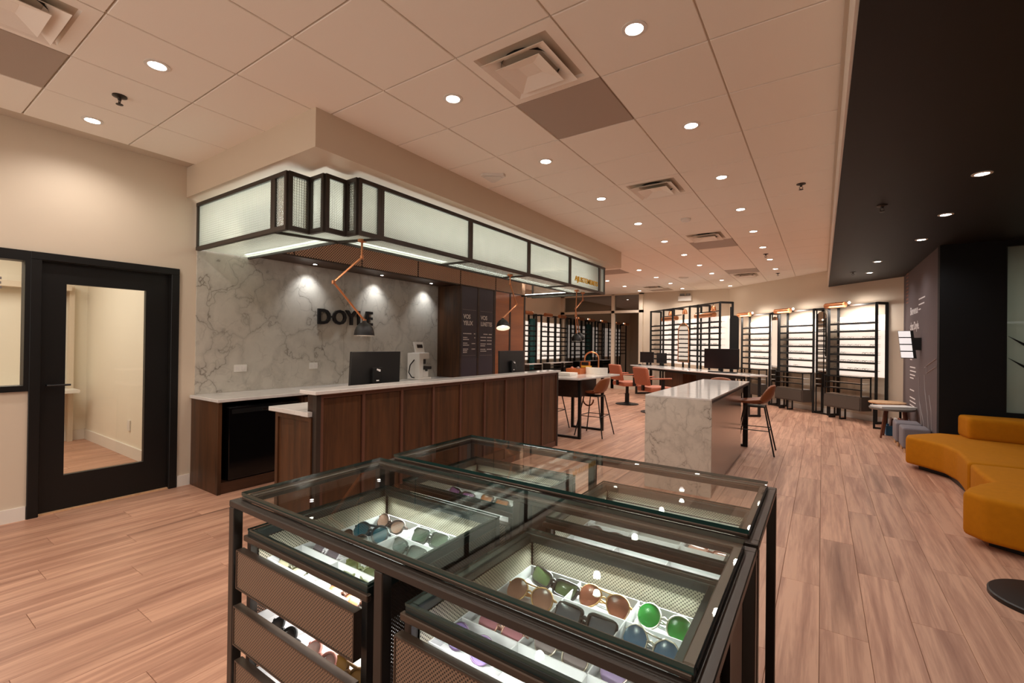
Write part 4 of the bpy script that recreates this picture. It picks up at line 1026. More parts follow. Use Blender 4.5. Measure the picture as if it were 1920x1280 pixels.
sunglasses('dark folded frame in the back right showcase', 'cat', (40, 34, 38), (120, 110, 116), -0.635, 1.53, Z0, R_(-10), 25)
sunglasses('thin orange-brown frame in the middle of the back right tray', 'square', (166, 92, 40), (226, 214, 204), -0.465, 1.54, Z0, R_(-6), 12, r=0.0022)
sunglasses('tan frame at the right end of the back right tray', 'square', (198, 150, 96), (222, 190, 160), -0.30, 1.52, Z0, R_(-8), 12, r=0.0022)
sunglasses('red-brown frame behind the tan frame in the back right tray', 'square', (146, 66, 40), (206, 150, 130), -0.30, 1.61, Z0, R_(-8), 12, r=0.0022)
D2 = 0.59 - 0.072 + 0.0035
sunglasses('black sunglasses in the second left drawer', 'round', BLK, (60, 58, 58), -1.25, 0.705, D2, R_(-6), 40)
sunglasses('pink framed glasses in the second left drawer', 'round', (226, 158, 142), (232, 190, 178), -1.07, 0.705, D2, R_(-6), 40)
sunglasses('gold brown sunglasses at the right of the second left drawer', 'aviator', (150, 108, 50), (190, 142, 66), -0.955, 0.705, D2, R_(-4), 45)

# ================================================================== FURNITURE
# ---- marble island table
t = thing('marble_table', 'long marble table with waterfall end and mirror-polished steel side', 'table', (-1.11, 5.7, 0))
MB().box(-1.415, 4.40, 0.868, -0.815, 7.0, 0.886).build('top', 'quartz', t, 0.002, 1)
MB().box(-1.415, 4.40, 0.0, -0.815, 4.425, 0.8675).build('waterfall_end', 'marble', t)
MB().box(-0.85, 4.426, 0.0, -0.838, 6.40, 0.83).build('steel_side', 'steel', t)
MB().box(-1.40, 4.426, 0.0, -1.388, 6.40, 0.83).build('steel_side', 'steel', t)
MB().box(-0.838, 4.426, 0.84, -0.822, 6.95, 0.8675).box(-1.41, 4.426, 0.84, -1.394, 6.95, 0.8675).build('rail', 'blackmetal', t)
MB().box(-0.885, 6.93, 0.0, -0.825, 6.985, 0.8675).box(-1.40, 6.93, 0.0, -1.345, 6.985, 0.8675).box(-1.345, 6.935, 0.0, -0.885, 6.98, 0.03).build('leg_frame', 'blackmetal', t)
# ---- bar table at the end of the counter
t = thing('bar_table', 'high table with pale top beside the far end of the counter', 'table', (-3.05, 6.3, 0))
MB().prism([(-3.45, 5.62), (-2.80, 5.80), (-2.74, 6.35), (-2.72, 7.15), (-3.45, 7.25)], 0.862, 0.888).build('top', 'quartz', t, 0.003, 1)
MB().box(-3.42, 5.95, 0.60, -2.90, 6.62, 0.861).build('drawer_box', 'walnutdark', t)
for y in (5.98, 6.80):
    f = MB(); f.box(-2.90, y, 0, -2.86, y + 0.04, 0.861).box(-3.42, y, 0, -3.38, y + 0.04, 0.861).box(-3.38, y, 0, -2.90, y + 0.04, 0.03); f.build('leg_frame', 'blackmetal', t)
MB().tube([(-3.05 + 0.09 * math.cos(a), 6.66, 0.50 + 0.10 * math.sin(a)) for a in [PI + k * PI / 8 for k in range(9)]], 0.012, 8).build('loop', 'leather2', t)
# ---- upholstered bar stools
def stool(label, loc, rz):
    t = thing('bar_stool', label, 'stool', (0, 0, 0), 'bucket bar stools')
    prof = [(0.20, 0.635, 0.17, 0.0), (0.12, 0.625, 0.205, 0.02), (0.0, 0.615, 0.215, 0.045), (-0.11, 0.625, 0.215, 0.07), (-0.18, 0.665, 0.215, 0.10), (-0.215, 0.74, 0.205, 0.10), (-0.235, 0.82, 0.185, 0.075), (-0.245, 0.875, 0.15, 0.045)]
    m = MB(); n = 9; vs = []; fs = []
    for (y, z, hw, curl) in prof:
        for k in range(n):
            u = -1 + 2 * k / (n - 1); a = abs(u) ** 2.2
            yy, zz = (y, z + curl * a) if z < 0.66 else (y + curl * a * 1.3, z + 0.02 * (1 - a) - 0.02)
            vs.append((u * hw, yy, zz))
    for i in range(len(prof) - 1):
        for k in range(n - 1): fs.append((i * n + k, i * n + k + 1, (i + 1) * n + k + 1, (i + 1) * n + k))
    o = m.add(vs, fs).build('seat_shell', 'leather2', t, smooth='all', local=True)
    md = o.modifiers.new('s', 'SOLIDIFY'); md.thickness = 0.03; md.offset = -1; md = o.modifiers.new('u', 'SUBSURF'); md.levels = 1; md.render_levels = 1
    feet = [(0.215, 0.215), (-0.215, 0.215), (-0.225, -0.235), (0.225, -0.235)]
    for (a, b) in feet: MB().tube([(a * 0.55, b * 0.5, 0.60), (a, b, 0.0)], 0.009, 8).build('leg', 'blackmetal', t, local=True)
    fr = MB(); f = 0.30
    ring = [(a * (0.55 + 0.45 * (1 - f / 0.60)), b * (0.5 + 0.5 * (1 - f / 0.60)), f) for a, b in feet]
    for k in range(4): fr.tube([ring[k], ring[(k + 1) % 4]], 0.006, 6)
    fr.build('foot_rest', 'blackmetal', t, local=True)
    sb = MB(); 
    sb.box(-0.12, -0.12, 0.585, 0.12, 0.11, 0.60).build('seat_plate', 'blackmetal', t, local=True)
    t.location = loc; t.rotation_euler = (0, 0, rz); t['label'] = label
    return t
s1 = stool('brown bucket bar stool tucked under the bar table', (-2.85, 6.43, 0), math.radians(90))
copy_tree(s1, (-0.72, 6.72, 0), math.radians(92), 'brown bucket bar stool at the far end of the marble table')
copy_tree(s1, (-3.62, 6.5, 0), math.radians(-90), 'bar stool behind the bar table, mostly hidden by the counter')
# ---- things on the bar table
t = thing('storage_box', 'orange-brown wooden box of trinkets on the bar table', 'box', (-3.3, 6.75, 0.888))
MB().box(-3.42, 6.60, 0.888, -3.17, 6.62, 0.975).box(-3.42, 6.88, 0.888, -3.17, 6.90, 0.975).box(-3.42, 6.62, 0.888, -3.40, 6.88, 0.975).box(-3.19, 6.62, 0.888, -3.17, 6.88, 0.975).box(-3.40, 6.62, 0.888, -3.19, 6.88, 0.90).build('crate', 'boxwood', t)
tr = thing('toy_rack', 'small orange arched display stand with yellow pieces on the bar table', 'display stand', (-3.2, 7.05, 0.888))
MB().tube([(-3.30, 7.05, 0.888), (-3.30, 7.05, 1.13)] + [(-3.175 - 0.125 * math.cos(a), 7.05, 1.13 + 0.11 * math.sin(a)) for a in [k * PI / 8 for k in range(1, 8)]] + [(-3.05, 7.05, 1.13), (-3.05, 7.05, 0.888)], 0.013, 8).build('arch', 'copper', tr, smooth=True)
MB().box(-3.36, 7.02, 0.93, -3.20, 7.06, 1.08).build('panel', 'boxwood', tr)
MB().box(-3.34, 7.0, 0.98, -3.16, 7.02, 1.01).build('yellow_bar', 'yellow', tr)
MB().box(-3.345, 7.012, 1.02, -3.215, 7.019, 1.07).build('black_inset', 'plastic', tr)
o = MB(); an = [math.radians(q) for q in range(200, 341, 14)]
arc = [(-2.98 + 0.20 * math.cos(a), 6.86 + 0.14 * math.sin(a)) for a in an]; arc2 = [(-2.98 + 0.16 * math.cos(a), 6.86 + 0.10 * math.sin(a)) for a in reversed(an)]
o.prism(arc + arc2, 0.889, 1.0); o = o.build('curved_screen', 'whiteplastic'); origin_to(o, (-2.98, 6.75, 0.889)); tag(o, 'low white curved screen standing on the bar table', 'screen')
o = MB().box(-3.40, 6.15, 0.888, -3.12, 6.42, 0.93).build('keyboard_tray', 'whiteplastic', bevel=0.006); origin_to(o, (-3.26, 6.28, 0.888)); tag(o, 'low white tray near the counter end of the bar table', 'tray')
for k, (a, b, m_) in enumerate(((-3.35, 6.68, 'bookred'), (-3.27, 6.74, 'pouf'), (-3.23, 6.66, 'bookbrown'))):
    o = MB().lathe([(0.01, 0), (0.035, 0.02), (0.04, 0.05), (0.03, 0.08), (0.01, 0.10)], (a, b, 0.905), 10).build('trinket', m_, smooth='all'); origin_to(o, (a, b, 0.905)); tag(o, 'small %s trinket in the orange-brown box' % ('rust', 'grey', 'brown')[k], 'trinket')

# ---- tan salon armchairs
def armchair(label, loc, rz):
    t = thing('armchair', label, 'armchair', (0, 0, 0), 'tan armchairs at the long desk')
    MB().box(-0.25, -0.24, 0.43, 0.25, 0.26, 0.53).build('seat', 'leather', t, 0.03, 3, True, True)
    MB().box(-0.24, -0.30, 0.56, 0.24, -0.22, 0.92).xform(lambda v: Vector((v.x * (1 - 0.12 * (v.z - 0.56)), v.y - (v.z - 0.56) * 0.22, v.z))).build('backrest', 'leather', t, 0.035, 3, True, True)
    MB().box(-0.03, -0.28, 0.45, 0.03, -0.24, 0.62).build('back_bracket', 'blackmetal', t, local=True)
    for s in (-1, 1):
        MB().box(s * 0.29 - 0.03, -0.30, 0.69, s * 0.29 + 0.03, 0.20, 0.715).build('armrest', 'leather', t, 0.01, 2, local=True)
        MB().box(s * 0.275 - 0.012, -0.02, 0.44, s * 0.275 + 0.012, 0.05, 0.69).build('arm_post', 'blackmetal', t, local=True)
    MB().lathe([(0.05, 0.02), (0.05, 0.25), (0.035, 0.26), (0.035, 0.43)], (0, 0, 0), 16).build('column', 'blackmetal', t, smooth=True, local=True)
    MB().lathe([(0.26, 0.0), (0.26, 0.012), (0.10, 0.03), (0.06, 0.05)], (0, 0, 0), 28).build('base', 'blackmetal', t, smooth=True, local=True)
    MB().tube([(-0.04, 0, 0.24), (-0.14, -0.05, 0.235), (-0.22, -0.1, 0.21)], 0.007, 6).build('lever', 'chrome', t, local=True)
    t.location = loc; t.rotation_euler = (0, 0, rz); return t
a1 = armchair('tan armchair with black pedestal farthest left at the long desk', (-3.72, 10.25, 0), math.radians(-38))
copy_tree(a1, (-2.83, 9.35, 0), math.radians(-38), 'tan armchair behind the marble table, its back toward the viewer')
copy_tree(s1, (-1.30, 7.55, 0), math.radians(180), 'brown bar stool almost hidden behind the marble table top')

# ---- long desk
DZ = 0.81
t = thing('long_desk', 'long pale topped desk with black legs in front of the central rack', 'desk', (-2.7, 11.3, 0))
MB().prism([(-1.15, 9.85), (-0.86, 10.07), (-3.98, 13.16), (-4.5, 12.62), (-3.8, 11.75), (-2.5, 10.75)], DZ - 0.03, DZ).build('top', 'quartz', t, 0.004, 1)
MB().bar((-1.17, 9.93, 0), (-1.17, 9.93, DZ - 0.03), 0.05).bar((-1.0, 10.06, 0), (-1.0, 10.06, DZ - 0.03), 0.05).bar((-1.19, 9.92, 0.02), (-0.98, 10.07, 0.02), 0.04).build('leg_frame', 'blackmetal', t)
MB().bar((-4.3, 12.58, 0), (-4.3, 12.58, DZ - 0.03), 0.05).bar((-4.0, 12.95, 0), (-4.0, 12.95, DZ - 0.03), 0.05).bar((-4.3, 12.58, 0.02), (-4.0, 12.95, 0.02), 0.04).build('leg_frame', 'blackmetal', t)
MB().bar((-1.25, 9.95, DZ - 0.06), (-2.55, 10.85, DZ - 0.06), 0.03, 0.06).bar((-2.55, 10.85, DZ - 0.06), (-4.25, 12.5, DZ - 0.06), 0.03, 0.06).build('apron', 'blackmetal', t)
MB().prism([(-2.7, 11.15), (-2.45, 11.35), (-3.05, 12.0), (-3.3, 11.8)], 0.0, DZ - 0.031).build('pedestal', 'walnut', t)
MB().prism([(-1.75, 10.45), (-1.5, 10.62), (-2.1, 11.2), (-2.38, 11.02)], 0.12, DZ - 0.031).build('pedestal', 'walnutdark', t)
def desk_monitor(label, c, ang, w, h, front=False):
    t = thing('computer_monitor', label, 'monitor', (c[0], c[1], DZ), None, ang)
    MB().box(-w / 2, -0.012, 0.07, w / 2, 0.014, 0.07 + h).build('panel', 'plastic', t, 0.004, local=True)
    MB().box(-w / 2 + 0.012, -0.014, 0.085, w / 2 - 0.012, -0.0122, 0.055 + h).build('screen', 'screen', t, local=True)
    MB().box(-0.03, 0.014, 0.01, 0.03, 0.04, 0.2).build('neck', 'plastic', t, local=True)
    MB().box(-0.12, -0.06, 0.0, 0.12, 0.1, 0.01).build('foot', 'plastic', t, 0.003, local=True)
desk_monitor('dark monitor on the long desk just beyond the marble table', (-1.78, 10.62), math.radians(-10), 0.72, 0.43)
desk_monitor('dark monitor at the far left end of the long desk', (-4.06, 12.74), math.radians(-5), 0.40, 0.30)
desk_monitor('dark monitor behind the leftmost desk monitor', (-3.62, 12.62), math.radians(-30), 0.36, 0.28)
o = MB().box(-0.28, -0.07, 0, 0.28, 0.07, 0.022).build('keyboard', 'plastic', bevel=0.004); o.location = (-1.72, 10.42, DZ + 0.0005); o.rotation_euler = (0, 0, math.radians(-12)); tag(o, 'black keyboard in front of the desk monitor beyond the marble table', 'keyboard')
o = MB().lathe([(0.05, 0), (0.045, 0.02), (0.02, 0.035), (0.005, 0.036)], (0, 0, 0), 12).build('computer_mouse', 'plastic', smooth=True); o.location = (-4.2, 12.56, DZ + 0.0005); tag(o, 'black computer mouse at the left end of the long desk', 'mouse')

# ================================================================== EYEWEAR RACKS
eg = MB()
for s in (-1, 1): eg.tube([(s * 0.034 + 0.024 * math.cos(2 * PI * k / 8), 0, 0.019 * math.sin(2 * PI * k / 8)) for k in range(8)], 0.0032, 3, closed=True)
eg.tube([(-0.012, 0, 0.006), (0.012, 0, 0.006)], 0.0035, 3)
for s in (-1, 1): eg.tube([(s * 0.058, 0, 0.008), (s * 0.060, 0.10, 0.008)], 0.0025, 3)
EGM = [fm((46, 36, 34)), fm((112, 78, 62)), fm((150, 132, 120), 0.6)]
egs = []
for k in range(3):
    o = MB(); o.v = list(eg.v); o.f = list(eg.f); o.mi = list(eg.mi); ob = o.build('eyeglasses', EGM[k], smooth='all'); egs.append(ob)
EG_USED = [False] * 3
def place_glasses(p, ang, label, group):
    k = random.choice((0, 0, 1, 2))
    if not EG_USED[k]: o = egs[k]; EG_USED[k] = True
    else: o = egs[k].copy(); COL.objects.link(o)
    o.location = p; o.rotation_euler = (0, 0, ang); tag(o, label, 'eyeglasses', group)

wash_rot = Matrix.Rotation(math.radians(-45), 3, 'Z') @ Matrix.Rotation(math.radians(38), 3, 'X')
wash_rot = wash_rot.to_euler()
def rack(label, group, fn, ang, s0, s1, dep, ztop, shelf_z, lamp, glass_label, gsp=0.16, dens=0.75, panel=True, posts=None, lampw=0.42):
    """fn(s, d, z) -> world; a rack of black posts, shelf bars and a back-lit wall panel."""
    base = fn((s0 + s1) / 2, dep / 2, 0)
    t = thing('eyewear_rack', label, 'rack', base, 'black metal eyewear racks')
    p = MB(); w = 0.044
    for s in (posts or (s0, s1)):
        for d in (0.02, dep): p.bar(fn(s, d, 0), fn(s, d, ztop), w)
        p.bar(fn(s, 0.02, 0.016), fn(s, dep, 0.016), w); p.bar(fn(s, 0.02, ztop - 0.016), fn(s, dep, ztop - 0.016), w)
    p.build('post_frame', 'blackmetal', t)
    MB().bar(fn(s0, dep, ztop - 0.016), fn(s1, dep, ztop - 0.016), 0.03).build('top_rail', 'blackmetal', t)
    if panel:
        a, b = fn(s0 + 0.02, 0.012, 0), fn(s1 - 0.02, 0.012, 0); a2, b2 = fn(s0 + 0.02, 0.004, 0), fn(s1 - 0.02, 0.004, 0)
        MB().prism([a[:2], b[:2], b2[:2], a2[:2]], shelf_z[-1] - 0.12, shelf_z[0] + 0.14).build('backlit_panel', 'backlit', t)
    for zi, z in enumerate(shelf_z):
        sh = MB().bar(fn(s0, dep * 0.93, z - 0.01), fn(s1, dep * 0.93, z - 0.01), 0.026, 0.038)
        sb = sh.build('shelf_bar', 'blackmetal', t)
        q = [fn(s0 + 0.02, dep * 0.55, 0), fn(s1 - 0.02, dep * 0.55, 0), fn(s1 - 0.02, dep * 0.9, 0), fn(s0 + 0.02, dep * 0.9, 0)]
        MB().prism([v[:2] for v in q], z - 0.008, z - 0.002).build('shelf_plate', 'whiteplastic', sb)
        s = s0 + 0.12
        while s < s1 - 0.08:
            if random.random() < dens: place_glasses(Vector(fn(s, dep * 0.78, z + 0.021)), ang, glass_label.replace('standing on', 'on the %s shelf of' % ('top', 'second', 'third', 'fourth', 'fifth', 'sixth', 'seventh', 'eighth')[zi]), group)
            s += gsp
    if lamp is not None:
        a, b = fn(lamp, dep + 0.10, ztop + 0.0), fn(lamp + lampw, dep + 0.10, ztop + 0.0)
        L = thing('tube_lamp', lamp_label(label), 'lamp', fn(lamp + lampw / 2, dep + 0.10, ztop), 'copper tube lamps on the racks')
        m = MB().tube([a, b], 0.055, 14); m.build('tube_shade', 'copper', L, smooth=True)
        c = fn(lamp + lampw / 2, dep + 0.10, ztop + 0.05); e = fn(lamp + lampw / 2 + 0.12, dep, ztop + 0.02)
        MB().tube([c, e], 0.012, 8).build('arm', 'blackmetal', L)
        if panel and 'left bay' not in label: area('wash', fn(lamp + lampw / 2 + 0.15, dep + 0.16, ztop - 0.03), 0.5, 12.0, (1.0, 0.93, 0.86), wash_rot, L, 0.08)
        g_ = fn(lamp + lampw + 0.07, dep + 0.08, ztop + 0.03)
        MB().lathe([(0.005, -0.025), (0.025, 0), (0.005, 0.025)], g_, 10).build('bulb', 'lampglow', L, smooth='all')
    return t
def lamp_label(l): return 'copper tube lamp on top of the ' + l.split(' rack', 1)[0].replace('black metal ', '') + ' rack'

SZ = [1.835 - 0.148 * k for k in range(7)]
rack('right wall rack of eyeglasses nearest the charcoal wall', 'eyeglasses on the rack nearest the charcoal wall', diag, math.radians(-45), 2.84, 3.82, 0.24, 2.19, SZ, 2.86, 'tiny eyeglasses standing on the rack nearest the charcoal wall', 0.15, 0.85)
rack('middle wall rack of eyeglasses between the two slim mirrors', 'eyeglasses on the middle wall rack', diag, math.radians(-45), 1.53, 2.47, 0.24, 2.17, SZ, 1.52, 'tiny eyeglasses standing on the middle wall rack between slim mirrors', 0.15, 0.7)
rack('left wall rack of eyeglasses beside the round-ended black panel', 'eyeglasses on the left wall rack', diag, math.radians(-45), 0.28, 1.24, 0.24, 2.16, SZ, 0.26, 'tiny eyeglasses standing on the left wall rack beside the first mirror', 0.15, 0.85)
# slim mirrors between the bays
for k, (a, b) in enumerate(((1.265, 1.50), (2.50, 2.80))):
    t = thing('slim_mirror', ('left' if k == 0 else 'right') + ' slim arched mirror standing between the wall racks', 'mirror', diag((a + b) / 2, 0.2, 0), 'slim mirrors between racks')
    m = MB(); fr = 0.02; sm = (a + b) / 2; hw = (b - a) / 2 - 0.03
    pts = [(sm - hw, 0.55), (sm + hw, 0.55)] + [(sm + hw * math.cos(q), 1.98 + hw * math.sin(q)) for q in [j * PI / 10 for j in range(11)]]
    f0 = [diag(s, 0.235, z) for s, z in pts]; f1 = [diag(s, 0.222, z) for s, z in pts]; n = len(pts)
    m.add(f0 + f1, [tuple(range(n)), tuple(reversed(range(n, 2 * n)))] + [(j, (j + 1) % n, n + (j + 1) % n, n + j) for j in range(n)])
    m.build('mirror_glass', 'mirror', t)
    f = MB()
    for s in (a + 0.012, b - 0.012): f.bar(diag(s, 0.21, 0), diag(s, 0.21, 2.17), 0.026)
    f.bar(diag(a, 0.21, 2.16), diag(b, 0.21, 2.16), 0.03).bar(diag(a, 0.21, 0.016), diag(b, 0.21, 0.016), 0.03).build('frame', 'blackmetal', t)
# low glass-fronted drawer units
for k, (a, b, l) in enumerate(((0.42, 1.20, 'left low smoked glass drawer unit under the wall racks'), (1.70, 2.46, 'middle low smoked glass drawer unit under the wall racks'), (2.98, 3.76, 'right low smoked glass drawer unit nearest the small round tables'))):
    t = thing('low_drawer_unit', l, 'drawer unit', diag((a + b) / 2, 0.4, 0), 'low drawer units under the racks')
    d0, d1 = 0.262, 0.49
    def P4(x0, x1, e0, e1): return [diag(x0, e0)[:2], diag(x0, e1)[:2], diag(x1, e1)[:2], diag(x1, e0)[:2]]
    MB().prism(P4(a, b, d0, d1), 0.22, 0.47).build('drawer_base', 'drawerbrown', t)
    MB().prism(P4(a + 0.02, b - 0.02, d1, d1 + 0.012), 0.24, 0.45).build('drawer_front', 'drawerbrown', t)
    f = MB()
    for s in (a + 0.012, b - 0.012):
        for d in (d0 + 0.012, d1 - 0.012): f.bar(diag(s, d, 0.47), diag(s, d, 0.82), 0.024)
        f.bar(diag(s, d0, 0.82), diag(s, d1, 0.82), 0.024)
    for z in (0.82, 0.705, 0.595): f.bar(diag(a, d1 - 0.012, z), diag(b, d1 - 0.012, z), 0.02)
    f.bar(diag(a, d0 + 0.012, 0.82), diag(b, d0 + 0.012, 0.82), 0.02)
    f.build('frame', 'blackmetal', t)
    for z in (0.474, 0.59, 0.70): MB().prism(P4(a + 0.03, b - 0.03, d0 + 0.03, d1 - 0.03), z, z + 0.01).build('glass_shelf', 'paper', t)
    MB().prism(P4(a, b, d0, d1), 0.832, 0.84).build('glass_top', 'smoke', t)
    MB().prism(P4(a + 0.024, b - 0.024, d1 - 0.008, d1 - 0.004), 0.48, 0.81).build('front_glass', 'smoke', t)
    for s in (a + 0.05, a + 0.28):
        lg = MB()
        for d in (d0 + 0.03, d1 - 0.08): lg.bar(diag(s, d, 0), diag(s, d, 0.22), 0.03)
        lg.bar(diag(s, d0 + 0.03, 0.015), diag(s, d1 - 0.08, 0.015), 0.03)
        lg.build('leg_frame', 'blackmetal', t)
t = thing('round_ended_panel', 'dark round-ended hanging panel between the central and left wall racks', 'panel', (-1.62, 11.2, 0))
m = MB(); pts = [(0.085 * math.cos(q) , 1.97 + 0.085 * math.sin(q)) for q in [j * PI / 8 for j in range(9)]] + [(0.085 * math.cos(q), 1.24 + 0.085 * math.sin(q)) for q in [PI + j * PI / 8 for j in range(9)]]
m.prism(pts, 0, 0.03).xform(lambda v: Vector((-1.62 + v.x * 1.1, 11.2 + v.z, v.y))).build('board', 'blackmetal', t)
MB().bar((-1.70, 11.25, 0.0), (-1.70, 11.25, 2.25), 0.025).build('stand_pole', 'blackmetal', t)

# central free-standing rack
def cen(s, d, z=0.0):
    q = 0.70710678
    return (-4.17 + q * s + q * (0.34 - d), 13.42 - q * s + q * (0.34 - d), z)
CZ = [1.93, 1.80, 1.665, 1.53, 1.395, 1.26, 1.125, 0.99]
rack('central free-standing rack of eyeglasses behind the long desk', 'eyeglasses on the central rack', cen, math.radians(-45), 0.0, 3.2, 0.34, 2.37, CZ, None, 'tiny eyeglasses standing on the central rack behind the long desk', 0.2, 0.5, posts=(0.0, 0.72, 1.2, 2.0, 2.35, 3.2))
o = MB(); hw = 0.24; pts = [(1.82 - hw, 0.95), (1.82 + hw, 0.95)] + [(1.82 + hw * math.cos(q), 1.70 + hw * math.sin(q)) for q in [j * PI / 10 for j in range(11)]]
f0 = [cen(s, 0.40, z) for s, z in pts]; f1 = [cen(s, 0.39, z) for s, z in pts]; n = len(pts)
o.add(f0 + f1, [tuple(range(n)), tuple(reversed(range(n, 2 * n)))] + [(j, (j + 1) % n, n + (j + 1) % n, n + j) for j in range(n)])
am = thing('arched_mirror', 'arched mirror with copper rim on the central rack', 'mirror', cen(1.82, 0.4, 0.95))
o.build('mirror_glass', 'mirror', am); MB().tube(f0, 0.012, 8, closed=True).build('rim', 'copper', am, smooth=True)
for k, s in enumerate((0.25, 1.9)):
    L = thing('tube_lamp', ('left' if k == 0 else 'right') + ' copper tube lamp hung inside the top of the central rack', 'lamp', cen(s + 0.3, 0.1, 2.1), 'copper tube lamps on the racks')
    MB().tube([cen(s, 0.1, 2.12), cen(s + 0.75, 0.1, 2.12)], 0.06, 14).build('tube_shade', 'copper', L, smooth=True)
    MB().bar(cen(s - 0.1, 0.05, 2.2), cen(s + 0.9, 0.05, 2.2), 0.02).build('rail', 'blackmetal', L)
for k, s in enumerate((0.85, 1.55, 2.75)):
    L = thing('spot_lamp', ('left', 'middle', 'right')[k] + ' small copper spotlight at the top of the central rack', 'lamp', cen(s, 0.2, 2.3))
    MB().lathe([(0.02, 0.06), (0.05, 0.04), (0.07, -0.06), (0.05, -0.07)], cen(s, 0.2, 2.26), 12).build('shade', 'copper', L, smooth=True)
    MB().bar(cen(s, 0.2, 2.31), cen(s, 0.2, 2.36), 0.01).build('stem', 'blackmetal', L)

# left bay racks
def lef(s, d, z=0.0): return (XL + 0.005 + d, 8.3 + s, z)
LZ = [1.90 - 0.148 * k for k in range(7)]
for k, (a, b) in enumerate(((0.05, 1.0), (1.05, 2.0), (2.45, 3.3), (3.6, 4.45), (4.5, 5.30))):
    names = ['left bay rack nearest the walnut pier, seen mostly in reflection', 'second left bay rack of eyeglasses', 'third left bay rack of eyeglasses', 'fourth left bay rack beside the dark green panel', 'fifth left bay rack of eyeglasses against the night window']
    rack(names[k], 'eyeglasses in the left bay', lef, math.radians(90), a, b, 0.28, 2.25, LZ, a + 0.05, 'tiny eyeglasses standing on the racks of the left bay', 0.22, 0.35 if k > 1 else 0.0, lampw=0.40)
o = MB().box(XL + 0.01, 11.62, 0.5, XL + 0.16, 11.88, 2.12).build('green_panel', 'tealglow'); origin_to(o, (XL + 0.08, 11.75, 0.5)); tag(o, 'tall dark green lit panel between the left bay racks', 'panel')
for k, (a, b) in enumerate(((10.8, 11.5), (12.0, 12.7), (12.85, 13.5))):
    t = thing('low_drawer_unit', ('nearest', 'middle', 'farthest')[k] + ' low dark drawer unit in the left bay', 'drawer unit', (XL + 0.42, (a + b) / 2, 0), 'low drawer units in the left bay')
    MB().box(XL + 0.30, a, 0.2, XL + 0.56, b, 0.62).build('drawer_base', 'blackmetal', t); MB().box(XL + 0.30, a, 0.78, XL + 0.56, b, 0.80).build('top', 'paper', t)
    MB().box(XL + 0.30, a, 0.62, XL + 0.56, a + 0.02, 0.78).box(XL + 0.30, b - 0.02, 0.62, XL + 0.56, b, 0.78).box(XL + 0.3, a, 0.70, XL + 0.56, b, 0.71).build('frame', 'bronze', t)
    MB().box(XL + 0.32, a + 0.02, 0.0, XL + 0.36, b - 0.02, 0.2).build('leg_frame', 'blackmetal', t)

# ================================================================== RIGHT SIDE
def seat_block(b, poly, z0, z1, mat, parent, name, bev=0.03):
    return b.prism(poly, z0, z1).build(name, mat, parent, bev, 3, True)
sf = thing('sofa_section', 'mustard velvet sofa section with backrest against the black wall', 'sofa', (1.5, 6.6, 0), 'mustard curved sofa sections')
seat_block(MB(), [(0.80, 6.86), (0.93, 6.72), (1.06, 6.52), (1.115, 6.22), (1.10, 5.90), (1.075, 5.63), (2.6, 5.78), (2.6, 7.38), (1.16, 7.40), (0.95, 7.18), (0.83, 7.02)], 0.055, 0.36, 'mustard', sf, 'seat', 0.035)
MB().prism([(1.36, 7.10), (2.6, 6.92), (2.6, 7.40), (1.33, 7.44)], 0.345, 0.60).build('backrest', 'mustard', sf, 0.05, 3, True)
MB().prism([(0.92, 6.90), (1.12, 6.6), (1.16, 5.75), (2.5, 5.85), (2.5, 7.3), (1.1, 7.25)], 0.0, 0.054).build('plinth', 'blackmetal', sf)
sf = thing('sofa_section', 'front mustard velvet sofa section cut by the right edge', 'sofa', (1.7, 5.0, 0), 'mustard curved sofa sections')
seat_block(MB(), [(1.085, 5.60), (1.075, 5.36), (1.075, 5.15), (1.085, 4.96), (0.975, 4.80), (0.89, 4.64), (0.835, 4.49), (0.92, 4.36), (1.10, 4.28), (2.6, 4.1), (2.6, 5.75)], 0.055, 0.36, 'mustard', sf, 'seat', 0.035)
MB().prism([(1.15, 5.5), (1.17, 4.9), (0.97, 4.5), (1.12, 4.40), (2.5, 4.2), (2.5, 5.65)], 0.0, 0.054).build('plinth', 'blackmetal', sf)
t = thing('pedestal_table', 'black round pedestal base on the floor at the lower right edge', 'table', (1.03, 3.63, 0))
MB().lathe([(0.25, 0.0), (0.25, 0.022), (0.243, 0.028), (0.01, 0.03)], (1.03, 3.63, 0), 48).build('base', 'disc', t, smooth=True)
MB().lathe([(0.03, 0.03), (0.03, 0.50)], (1.03, 3.63, 0), 16).build('column', 'disc', t, smooth=True)
# round side tables
t = thing('side_table', 'small round side table on splayed brown wooden legs', 'table', (0.93, 8.95, 0))
MB().lathe([(0.27, 0.43), (0.28, 0.445), (0.28, 0.46), (0.27, 0.465)], (0.89, 9.02, 0), 32).build('top', 'greyplastic', t, smooth=True)
for q in range(4):
    a = 0.6 + q * PI / 2; MB().tube([(0.93 + 0.15 * math.cos(a), 9.02 + 0.15 * math.sin(a), 0.43), (0.93 + 0.22 * math.cos(a), 9.02 + 0.22 * math.sin(a), 0.0)], [0.02, 0.013], 8).build('leg', 'legwood', t, smooth=True)
o = MB().box(-0.25, -0.13, 0, 0.25, 0.13, 0.02).build('magazine', 'paper'); o.location = (0.91, 9.02, 0.4655); o.rotation_euler = (0, 0, 0.5); tag(o, 'white magazines lying on the small brown-legged side table', 'magazine')
t = thing('side_table', 'low round wooden side table with square black frame, behind', 'table', (0.93, 9.85, 0))
MB().lathe([(0.24, 0.44), (0.25, 0.45), (0.25, 0.465), (0.24, 0.47)], (0.91, 9.85, 0), 32).build('top', 'palewood', t, smooth=True)
